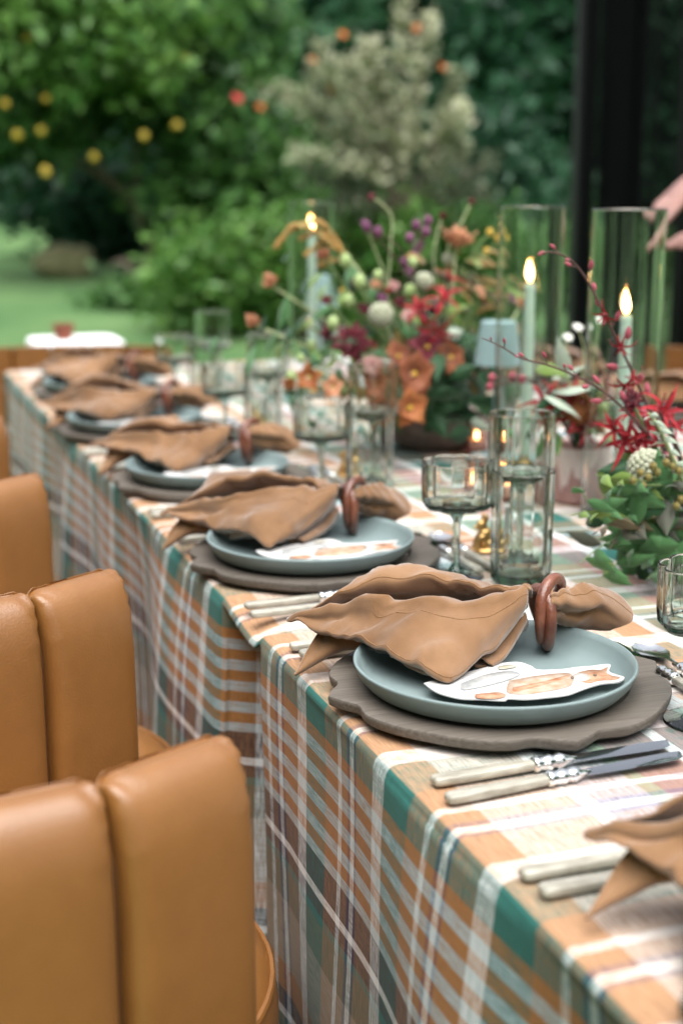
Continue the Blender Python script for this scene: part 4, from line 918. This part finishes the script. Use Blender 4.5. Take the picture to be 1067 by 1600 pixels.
def tree(name, label, catg, x, y, ctr_z, rad, n, ls, mt, nc=40, cs=.4, seed=1, group=None, trunk=True, th=None, tr=.12, lean=(0, 0), shell=.55):
    z = ground_z(x, y); t = thing(name, label, catg, (x, y, z), 0, group)
    mk('crown', leaf_cloud('crown', clumps((0, 0, ctr_z-z), rad, nc, cs, seed, shell), n, ls, mt, .6, seed), t)
    if trunk: mk('trunk' if trunk is True else trunk, trunk_mesh(th or (ctr_z-z)*1.1, tr, lean, seed=seed, spread=rad[0]*.5), t)
    return t
def X(px, Y): return WY(px, 300, Y).x
def Zp(py, Y, px=533): return WY(px, py, Y).z
# tall dark trees closing the view
far = [(-420, 21, 'G', 5.0), (-180, 22, 'G', 5.2), (40, 22.5, 'B', 5.0), (230, 21.5, 'D', 5.4), (420, 22.5, 'D', 5.2), (600, 22, 'B', 5.6), (760, 21, 'D', 5.0), (900, 21.5, 'B', 5.4), (1060, 20.5, 'D', 5.2), (1230, 20, 'G', 5.0), (1450, 19.5, 'D', 5.0)]
far_l = ['tall mid green tree beyond the lawn, off the left edge', 'tall mid green tree above the lawn at the left edge', 'blue-green tree behind the lemon tree at upper left', 'dark evergreen behind the right half of the lemon tree', 'dark evergreen between lemon tree and variegated shrub', 'blue-green tree behind the variegated shrub', 'dark evergreen just right of the variegated shrub',
         'blue-green tree behind the left edge of the black curtain', 'dark evergreen behind the black curtain', 'mid green tree behind the right end of the curtain', 'dark evergreen beyond the right edge']
MTS = {'G': G_mid, 'B': G_blue, 'D': G_dark}
for k, (px, Y, c, h) in enumerate(far): tree('garden_tree', far_l[k], 'tree', X(px, Y), Y, 3.3, (1.75, 1.5, 3.0), 7500, .17, MTS[c], 60, .55, 20+k, 'tall trees closing the garden', tr=.2)
for k, (px, Y) in enumerate(((-300, 26), (100, 27), (480, 27), (820, 26), (1180, 25))):
    tree('hedge_tree', ['dark hedge tree in the back row, off the left edge', 'dark hedge tree in the back row behind the lemon tree', 'dark hedge tree in the back row at centre', 'dark hedge tree in the back row left of the curtain', 'dark hedge tree in the back row behind the curtain'][k], 'tree', X(px, Y), Y, 4.0, (3.2, 1.6, 3.8), 7500, .26, G_dark, 70, .8, 50+k, 'back row of hedge trees', tr=.25)
# lemon tree with a leaning trunk
ly = 14.0; lb = WY(240, 392, ly); lz = ground_z(lb.x, ly)
LT = thing('lemon_tree', 'lemon tree with leaning bare trunk and yellow fruit above the lawn', 'tree', (lb.x, ly, lz))
cc = [((p.x-lb.x), (p.y-ly), (p.z-lz), .34) for p in [WY(random.uniform(-60, 430), random.uniform(-60, 235)*(1-.15*abs(k % 5-2)), ly+random.uniform(-.7, .8)) for k in range(95)]]
mk('crown', leaf_cloud('crown', cc, 13000, .095, G_lemon, .5, 5), LT)
cc2 = [((p.x-lb.x), (p.y-ly), (p.z-lz), .26) for p in [WY(random.uniform(-40, 330), random.uniform(-60, 120), ly-.9) for k in range(26)]]
mk('bright_shoots', leaf_cloud('shoots', cc2, 2600, .085, G_lite, .55, 6), LT)
mb = MB(); 
for pts, r0 in (([(240, 400), (222, 345), (195, 300), (150, 268), (110, 238), (90, 180)], .055), ([(205, 312), (215, 270), (212, 220), (230, 160)], .035), ([(160, 272), (150, 220), (120, 150)], .03)):
    c = cat([WY(x, y, ly)-Vector((lb.x, ly, lz)) for x, y in pts], 16); mb.tube(c, [r0*(1-.5*i/15) for i in range(16)], 8)
mk('trunk', mb.mesh('trunk', M_bark, merge=False, angle=None), LT)
ME_lem = MB().lathe([(0, -.062), (.012, -.055), (.036, -.035), (.047, 0), (.038, .032), (.016, .05), (.008, .062), (0, .064)], 14).mesh('lemon', M_lem, angle=None)
for px, py in ((175, 104), (262, 84), (288, 92), (8, 163), (28, 212), (72, 155), (225, 212), (276, 196), (147, 246), (65, 205), (72, 268), (45, 60), (100, 30)):
    p = WY(px, py, ly-.98)-Vector((lb.x, ly, lz)); mk('lemon', ME_lem, LT, p, (random.uniform(0, 3), random.uniform(0, 3), 0), random.uniform(.75, 1.0))
# unseen trees added around the camera to block low sky light
for k, (x, y, lab) in enumerate(((-8, 1, 'unseen tree added left of the terrace to block low sky'), (-5.5, -2.6, 'unseen tree added left of the camera to block low sky'), (-6.5, 4, 'unseen tree added left of the long table to block low sky'), (-6, -6.5, 'unseen tree added behind the camera at left to block low sky'), (-8, 7, 'unseen tree added left of the far lawn to block low sky'), (1.0, -8, 'unseen tree added straight behind the camera to block low sky'), (7.5, -5, 'unseen tree added behind the camera at right to block low sky'), (9.5, 2, 'unseen tree added right of the terrace to block low sky'))):
    tree('sky_blocker_tree', lab, 'tree', x, y, 3.6, (2.8, 2.2, 3.2), 2600, .34, G_mid, 60, .8, 80+k, 'added trees blocking low sky', tr=.25)
# hedge under the lemon tree, canopy shade put into its dark colour; mid shrubs, low bright shrubs
def shrub(label, px, py, Y, rad, n, ls, mt, seed, nc=26, cs=.3, group='garden shrubs'):
    p = WY(px, py, Y); tree('garden_shrub', label, 'shrub', p.x, Y, p.z, rad, n, ls, mt, nc, cs, seed, group, trunk='stems', th=max(p.z-ground_z(p.x, Y), .4), tr=.04, shell=.3)
shrub('shrub under the lemon tree, coloured dark for the canopy shade', 150, 330, 16, (.85, .6, .75), 5200, .085, G_dark, 61, 34, .3)
shrub('dark shrub right of the lemon tree trunk', 285, 300, 16.5, (.7, .6, .85), 4200, .085, G_dark, 62, 30, .3)
shrub('mid green shrub right of the lemon tree', 360, 300, 13.5, (.75, .5, .8), 4500, .075, G_mid, 63, 30, .28)
shrub('bright green low shrub left of the far candle', 330, 445, 10.5, (.55, .4, .42), 4000, .055, G_lite, 64, 26, .2)
shrub('bright green low shrub behind the far candle', 460, 420, 10.2, (.55, .4, .50), 4200, .055, G_lite, 65, 28, .2)
shrub('bright green low shrub behind the central flowers', 620, 420, 9.8, (.55, .4, .50), 4200, .055, G_lite, 66, 28, .2)
shrub('fresh green shrub behind the poppy', 745, 400, 10.0, (.45, .35, .45), 3000, .055, G_mid, 67, 22, .2)
shrub('dark shrub between flowers and left candle of the pair', 800, 330, 11, (.60, .45, .75), 4000, .065, G_dark, 68, 28, .25)
shrub('low green shrub seen through the pair of candles', 930, 430, 9.2, (.60, .35, .40), 3600, .05, G_mid, 69, 26, .2)
shrub('low shrub at the left end of the glasses', 215, 480, 12, (.5, .4, .22), 2200, .05, G_mid, 70, 20, .16)
# variegated shrub: arching pale sprays
vy = 9.6; vb = WY(620, 395, vy); vz = ground_z(vb.x, vy)
VS = thing('variegated_shrub', 'pale cream variegated shrub with upright spikes above the central flowers', 'shrub', (vb.x, vy, vz))
o = Vector((vb.x, vy, vz))
sprays = [((622, 330), (628, 200), (632, -20)), ((630, 320), (648, 180), (672, 30)), ((615, 320), (580, 190), (545, 95)), ((615, 320), (560, 210), (500, 75)), ((612, 320), (540, 230), (470, 150)), ((615, 330), (590, 150), (575, 70)), ((620, 330), (560, 260), (455, 240)), ((620, 330), (545, 190), (430, 140)),
          ((635, 320), (690, 220), (712, 110)), ((635, 325), (700, 200), (720, 175)), ((640, 330), (720, 240), (690, 185)), ((620, 345), (540, 290), (480, 260)), ((640, 340), (720, 280), (770, 250)), ((625, 345), (560, 300), (520, 275)), ((620, 350), (540, 320), (500, 330)), ((645, 345), (700, 310), (760, 300)), ((620, 325), (560, 160), (490, 110)), ((628, 330), (610, 200), (600, 120))]
mb = MB(); ctr = []; ctr2 = []; ctr3 = []
for k, pts in enumerate(sprays):
    yy = [vy, vy+random.uniform(-.2, .2), vy+random.uniform(-.5, .4)]; c = cat([o+Vector((0, 0, 0))]+[WY(x, y, q) for (x, y), q in zip(pts, yy)], 30); mb.tube([v-o for v in c], [.014*(1-.7*i/29) for i in range(30)], 5)
    for i in range(15, 30): (ctr if k in (0, 1, 5, 9) else (ctr3 if (k < 11 or k > 15) else ctr2)).append((*(c[i]-o), .040 if k > 1 else .034))
mk('stems', mb.mesh('stems', M_bark, merge=False, angle=None), VS)
mk('pale_leaves', leaf_cloud('pale_leaves', ctr, 900, .040, G_cream, 1.0, 8, aspect=.5), VS); mk('sage_leaves', leaf_cloud('sage_leaves', ctr3, 1500, .042, G_sage, .9, 18, aspect=.5), VS); mk('grey_leaves', leaf_cloud('grey_leaves', ctr2+[(q[0], q[1]+.2, q[2]-.15, .10) for q in ctr3[::6]], 900, .036, G_grey, 1.2, 9), VS)
def blossom(label, px, py, Y, mt, s):
    mb = MB(); whorl(mb, Matrix.Identity(4), 6, s, s*.5, R(40), R(95), .3, 0); whorl(mb, Matrix.Identity(4), 5, s*.7, s*.4, R(20), R(60), .3, 0); mb.ball((0, 0, s*.2), s*.25)
    b = WY(px, py, Y); return mb.mesh('blossom', mt, angle=None, merge=False), b
for lab, px, py, Y, mt, s in (('r', 370, 155, 9.8, M_redf, .045), ('o', 487, 95, 9.4, M_orf, .036), ('o', 407, 168, 9.8, M_orf, .036), ('o', 651, 45, 9.4, M_orf, .036), ('o', 690, 106, 9.4, M_orf, .036), ('o', 515, 142, 9.4, M_orf, .035), ('o', 535, 55, 9.4, M_orf, .035)):
    me, b = blossom('', px, py, Y, mt, s); mk('blossom', me, VS, b-o, (R(60), 0, random.uniform(-.5, .5)))
# pale boulder on the lawn
b = at(106, 452, ground_z(-3.4, 12.6)); M_rock = mat('lichen_rock', (.13, .13, .06), (.22, .20, .10), rough=.95, scale=5, bump=.5)
mb = MB(); mb.ball((0, 0, .16), .30, 0, 22, 14, (1.05, .8, .62)); mb.v = [tuple(Vector(v)*(1+.22*noise.noise(Vector(v)*4.2))) for v in mb.v]
tag(mk('boulder', mb.mesh('boulder', M_rock, angle=None), None, (b.x, b.y, ground_z(b.x, b.y)-.03)), 'pale beige boulder on the lawn at the left', 'rock')
# white side table with a terracotta pot beyond the head of the table
M_wcl = mat('white_linen', (.78, .78, .76), (.82, .82, .80), rough=.85, scale=40); M_terra = mat('terracotta', (.16, .045, .025), (.24, .07, .04), rough=.8, scale=20)
sx0, sy0 = .79, 5.15
mb = MB(); rows = []
for f, (hw, hd, z) in enumerate(((.02, .02, .731), (.15, .14, .730), (.158, .148, .725), (.16, .15, .71), (.165, .155, .4), (.175, .165, .03))):
    row = []
    for j in range(64):
        a = 2*math.pi*j/64; c, s_ = math.cos(a), math.sin(a); q = max(abs(c), abs(s_)); e = (abs(c)**8+abs(s_)**8)**(1/8); wv = (.008*math.sin(9*a) if f >= 4 else 0)
        row.append(((hw+wv)*c/e, (hd+wv)*s_/e, z))
    rows.append(row)
mb.grid(rows, 0, True, True); mb.face(list(range(64)))
tag(mk('side_table', mb.mesh('side_table', M_wcl, angle=40), None, (sx0, sy0, 0)), 'white draped side table beyond the far head of the long table', 'table')
tag(mk('terracotta_pot', MB().lathe([(0, 0), (.028, 0), (.036, .042), (.040, .044), (.040, .055), (.035, .055), (.028, .016), (0, .012)], 32).mesh('pot', M_terra, angle=40), None, (WY(100, 520, 5.12).x, 5.12, .7325)), 'small terracotta pot on the white side table', 'pot')
# black tent frame and sheer curtains at the right
M_black = mat('black_metal', (.003, .003, .0035), rough=.45)
def sheer(nm, a, col=(.0015, .002, .002)):
    m = bpy.data.materials.new(nm); m.use_nodes = True; t = m.node_tree; p = t.nodes['Principled BSDF']; p.inputs['Base Color'].default_value = (*col, 1); p.inputs['Roughness'].default_value = .9; p.inputs['Specular IOR Level'].default_value = .1
    tr = N(t, 'ShaderNodeBsdfTransparent'); ms = N(t, 'ShaderNodeMixShader'); ms.inputs[0].default_value = a; t.links.new(tr.outputs[0], ms.inputs[1]); t.links.new(p.outputs[0], ms.inputs[2]); t.links.new(ms.outputs[0], t.nodes['Material Output'].inputs[0]); return m
cyy = 5.6
def curtain(label, px0, px1, mt, nf, amp, y=cyy):
    x0, x1 = X(px0, y), X(px1, y); mb = MB(); n = 120
    rows = [[(x0+(x1-x0)*i/n + .01*math.sin(i*1.3+z), y+amp*math.sin(2*math.pi*nf*i/n+.3*z)+amp*.4*math.sin(2*math.pi*nf*2.3*i/n+1), z) for i in range(n+1)] for z in np.linspace(.02, 3.05, 12)]
    mb.grid(rows); return tag(mk('curtain', mb.mesh('curtain', mt, angle=None)), label, 'curtain', 'black curtains')
curtain('dense black gathered curtain beside the post at upper right', 944, 990, sheer('black_voile_dense', .85), 5, .05)
curtain('sheer black voile panel at the right edge of the photo', 900, 1250, sheer('black_voile_sheer', .66), 9, .03, cyy+.06)
for k, px in enumerate((912, 1075)):
    p_ = thing('tent_post', ['black metal tent post left of the curtains', 'black metal tent post at the right edge'][k], 'post', (X(px, cyy+.14), cyy+.16, 0)); mk('shaft', MB().box((0, 0, 1.55), (.07, .07, 3.1)).mesh('shaft', M_black, angle=30), p_); mk('foot_plate', MB().box((0, 0, .006), (.2, .2, .012)).mesh('foot', M_black, angle=30), p_)
tag(mk('curtain_rail', MB().tube([(X(880, cyy), cyy, 3.07), (X(1500, cyy), cyy, 3.07)], .02, 10).mesh('rail', M_black)), 'black rail carrying the curtains, above the photo', 'rail')
# person standing across the table, only the forearms in view
M_skin = mat('skin', (.24, .125, .105), (.30, .16, .13), rough=.5, scale=12, sss=.1); M_blk = mat('black_cloth', (.010, .010, .011), (.016, .016, .017), rough=.9, scale=60); M_bud2 = mat('lips', (.30, .10, .09), rough=.5); M_hair = mat('brown_hair', (.03, .018, .01), rough=.5)
def skin_obj(name, parent, V, E, rad, mt, root=0):
    me = bpy.data.meshes.new(name); me.from_pydata([tuple(v) for v in V], E, []); o = mk(name, me, parent); me.materials.append(mt)
    sk = o.modifiers.new('skin', 'SKIN'); sk.use_smooth_shade = True
    for i, r_ in enumerate(rad): me.skin_vertices[0].data[i].radius = (r_, r_) if not hasattr(r_, '__len__') else r_
    me.skin_vertices[0].data[root].use_root = True; ss = o.modifiers.new('sub', 'SUBSURF'); ss.levels = ss.render_levels = 2; return o
HL, HR = WY(1034, 318, 2.95), WY(1064, 368, 2.80)
PX, PYc = HL.x+.62, 2.90
pe = thing('person', 'person in black at the right edge, bare forearms reaching over the table', 'person', (PX, PYc, 0)); po = Vector((PX, PYc, 0))
V = [(0, 0, .95), (0, 0, 1.12), (0, 0, 1.30), (-.01, 0, 1.46), (-.03, 0, 1.53), (-.05, 0, 1.62), (-.06, 0, 1.72)]; E = [(0, 1), (1, 2), (2, 3), (3, 4), (4, 5), (5, 6)]; rad = [(.11, .08), (.10, .075), (.11, .08), (.07, .06), (.05, .05), (.085, .095), (.07, .08)]
arms = {}
for s_, H in ((1, HL), (-1, HR)):
    h = H-po; sh = Vector((-.01, s_*.19, 1.42)); el = Vector((-.22, s_*.25, 1.34)) if s_ > 0 else Vector((-.16, s_*.26, 1.15)); wr = h + (el-h).normalized()*.10
    b = len(V); V += [sh, (sh+el)/2, el, (el+wr)/2, wr, h+(el-h).normalized()*.05]; E += [(3, b), (b, b+1), (b+1, b+2), (b+2, b+3), (b+3, b+4), (b+4, b+5)]; rad += [.06, .050, .048, .048, .036, (.038, .026)]
    arms[s_] = (sh, el, wr, h, b+5)
    for q in range(4):                                           # fingers, slightly curled
        off = Vector((0, (q-1.5)*.019, 0)); k0 = h + (el-h).normalized()*.035 + off; d = (h-el).normalized(); ln = (.065, .075, .07, .055)[q]
        b2 = len(V); V += [k0, k0+d*ln*.5+Vector((0, 0, -.006)), k0+d*ln*.85+Vector((0, 0, -.028))]; E += [(b+5, b2), (b2, b2+1), (b2+1, b2+2)]; rad += [.010, .0085, .007]
    d = (h-el).normalized(); b2 = len(V); V += [h+(el-h).normalized()*.06+Vector((0, -s_*.030, -.005)), h+Vector((0, -s_*.045, -.02)), h+d*.03+Vector((0, -s_*.042, -.035))]; E += [(b+5, b2), (b2, b2+1), (b2+1, b2+2)]; rad += [.013, .010, .008]
for s_ in (-1, 1):
    b = len(V); V += [(0, s_*.09, .88), (-.01, s_*.10, .50), (.01, s_*.10, .12), (-.03, s_*.10, .05), (-.14, s_*.11, .035)]; E += [(0, b), (b, b+1), (b+1, b+2), (b+2, b+3), (b+3, b+4)]; rad += [.085, .058, .042, .045, .035]
skin_obj('body', pe, V, E, rad, M_skin)
Vs = [(0, 0, .90), (0, 0, 1.12), (0, 0, 1.30), (-.01, 0, 1.45)]; Es = [(0, 1), (1, 2), (2, 3)]; rs = [(.17, .14), (.165, .13), (.18, .14), (.125, .105)]
for s_ in (1, -1):
    sh, el = arms[s_][0], arms[s_][1]; b = len(Vs); Vs += [sh, (sh+el)/2, sh*.2+el*.8]; Es += [(3, b), (b, b+1), (b+1, b+2)]; rs += [.075, .065, .062]
skin_obj('black_shirt', pe, Vs, Es, rs, M_blk)
Vs = [(0, 0, .96)]; Es = []; rs = [(.15, .12)]
for s_ in (-1, 1):
    b = len(Vs); Vs += [(0, s_*.09, .86), (-.01, s_*.10, .50), (.01, s_*.10, .10)]; Es += [(0, b), (b, b+1), (b+1, b+2)]; rs += [.11, .085, .075]
skin_obj('black_trousers', pe, Vs, Es, rs, M_blk)
mb = MB(); mb.ball((-.012, 0, 1.705), .112, 0, 18, 12, (.92, .86, 1.05)); mb.v = [v for v in mb.v]; mk('hair', mb.mesh('hair', M_hair, angle=None), pe)
for s_ in (-1, 1): mk('eye', MB().ball((-.131, s_*.032, 1.675), .011, 0, 10, 8).mesh('eye', M_hair, angle=None), pe)
mk('mouth', MB().tube([(-.128, -.022, 1.597), (-.140, 0, 1.595), (-.128, .022, 1.597)], .005, 6).mesh('mouth', M_bud2, angle=None), pe)
mb = MB(); mb.tube([(-.135, 0, 1.67), (-.158, 0, 1.635), (-.140, 0, 1.625)], [.008, .013, .006], 6); mk('nose', mb.mesh('nose', M_skin, angle=None), pe)
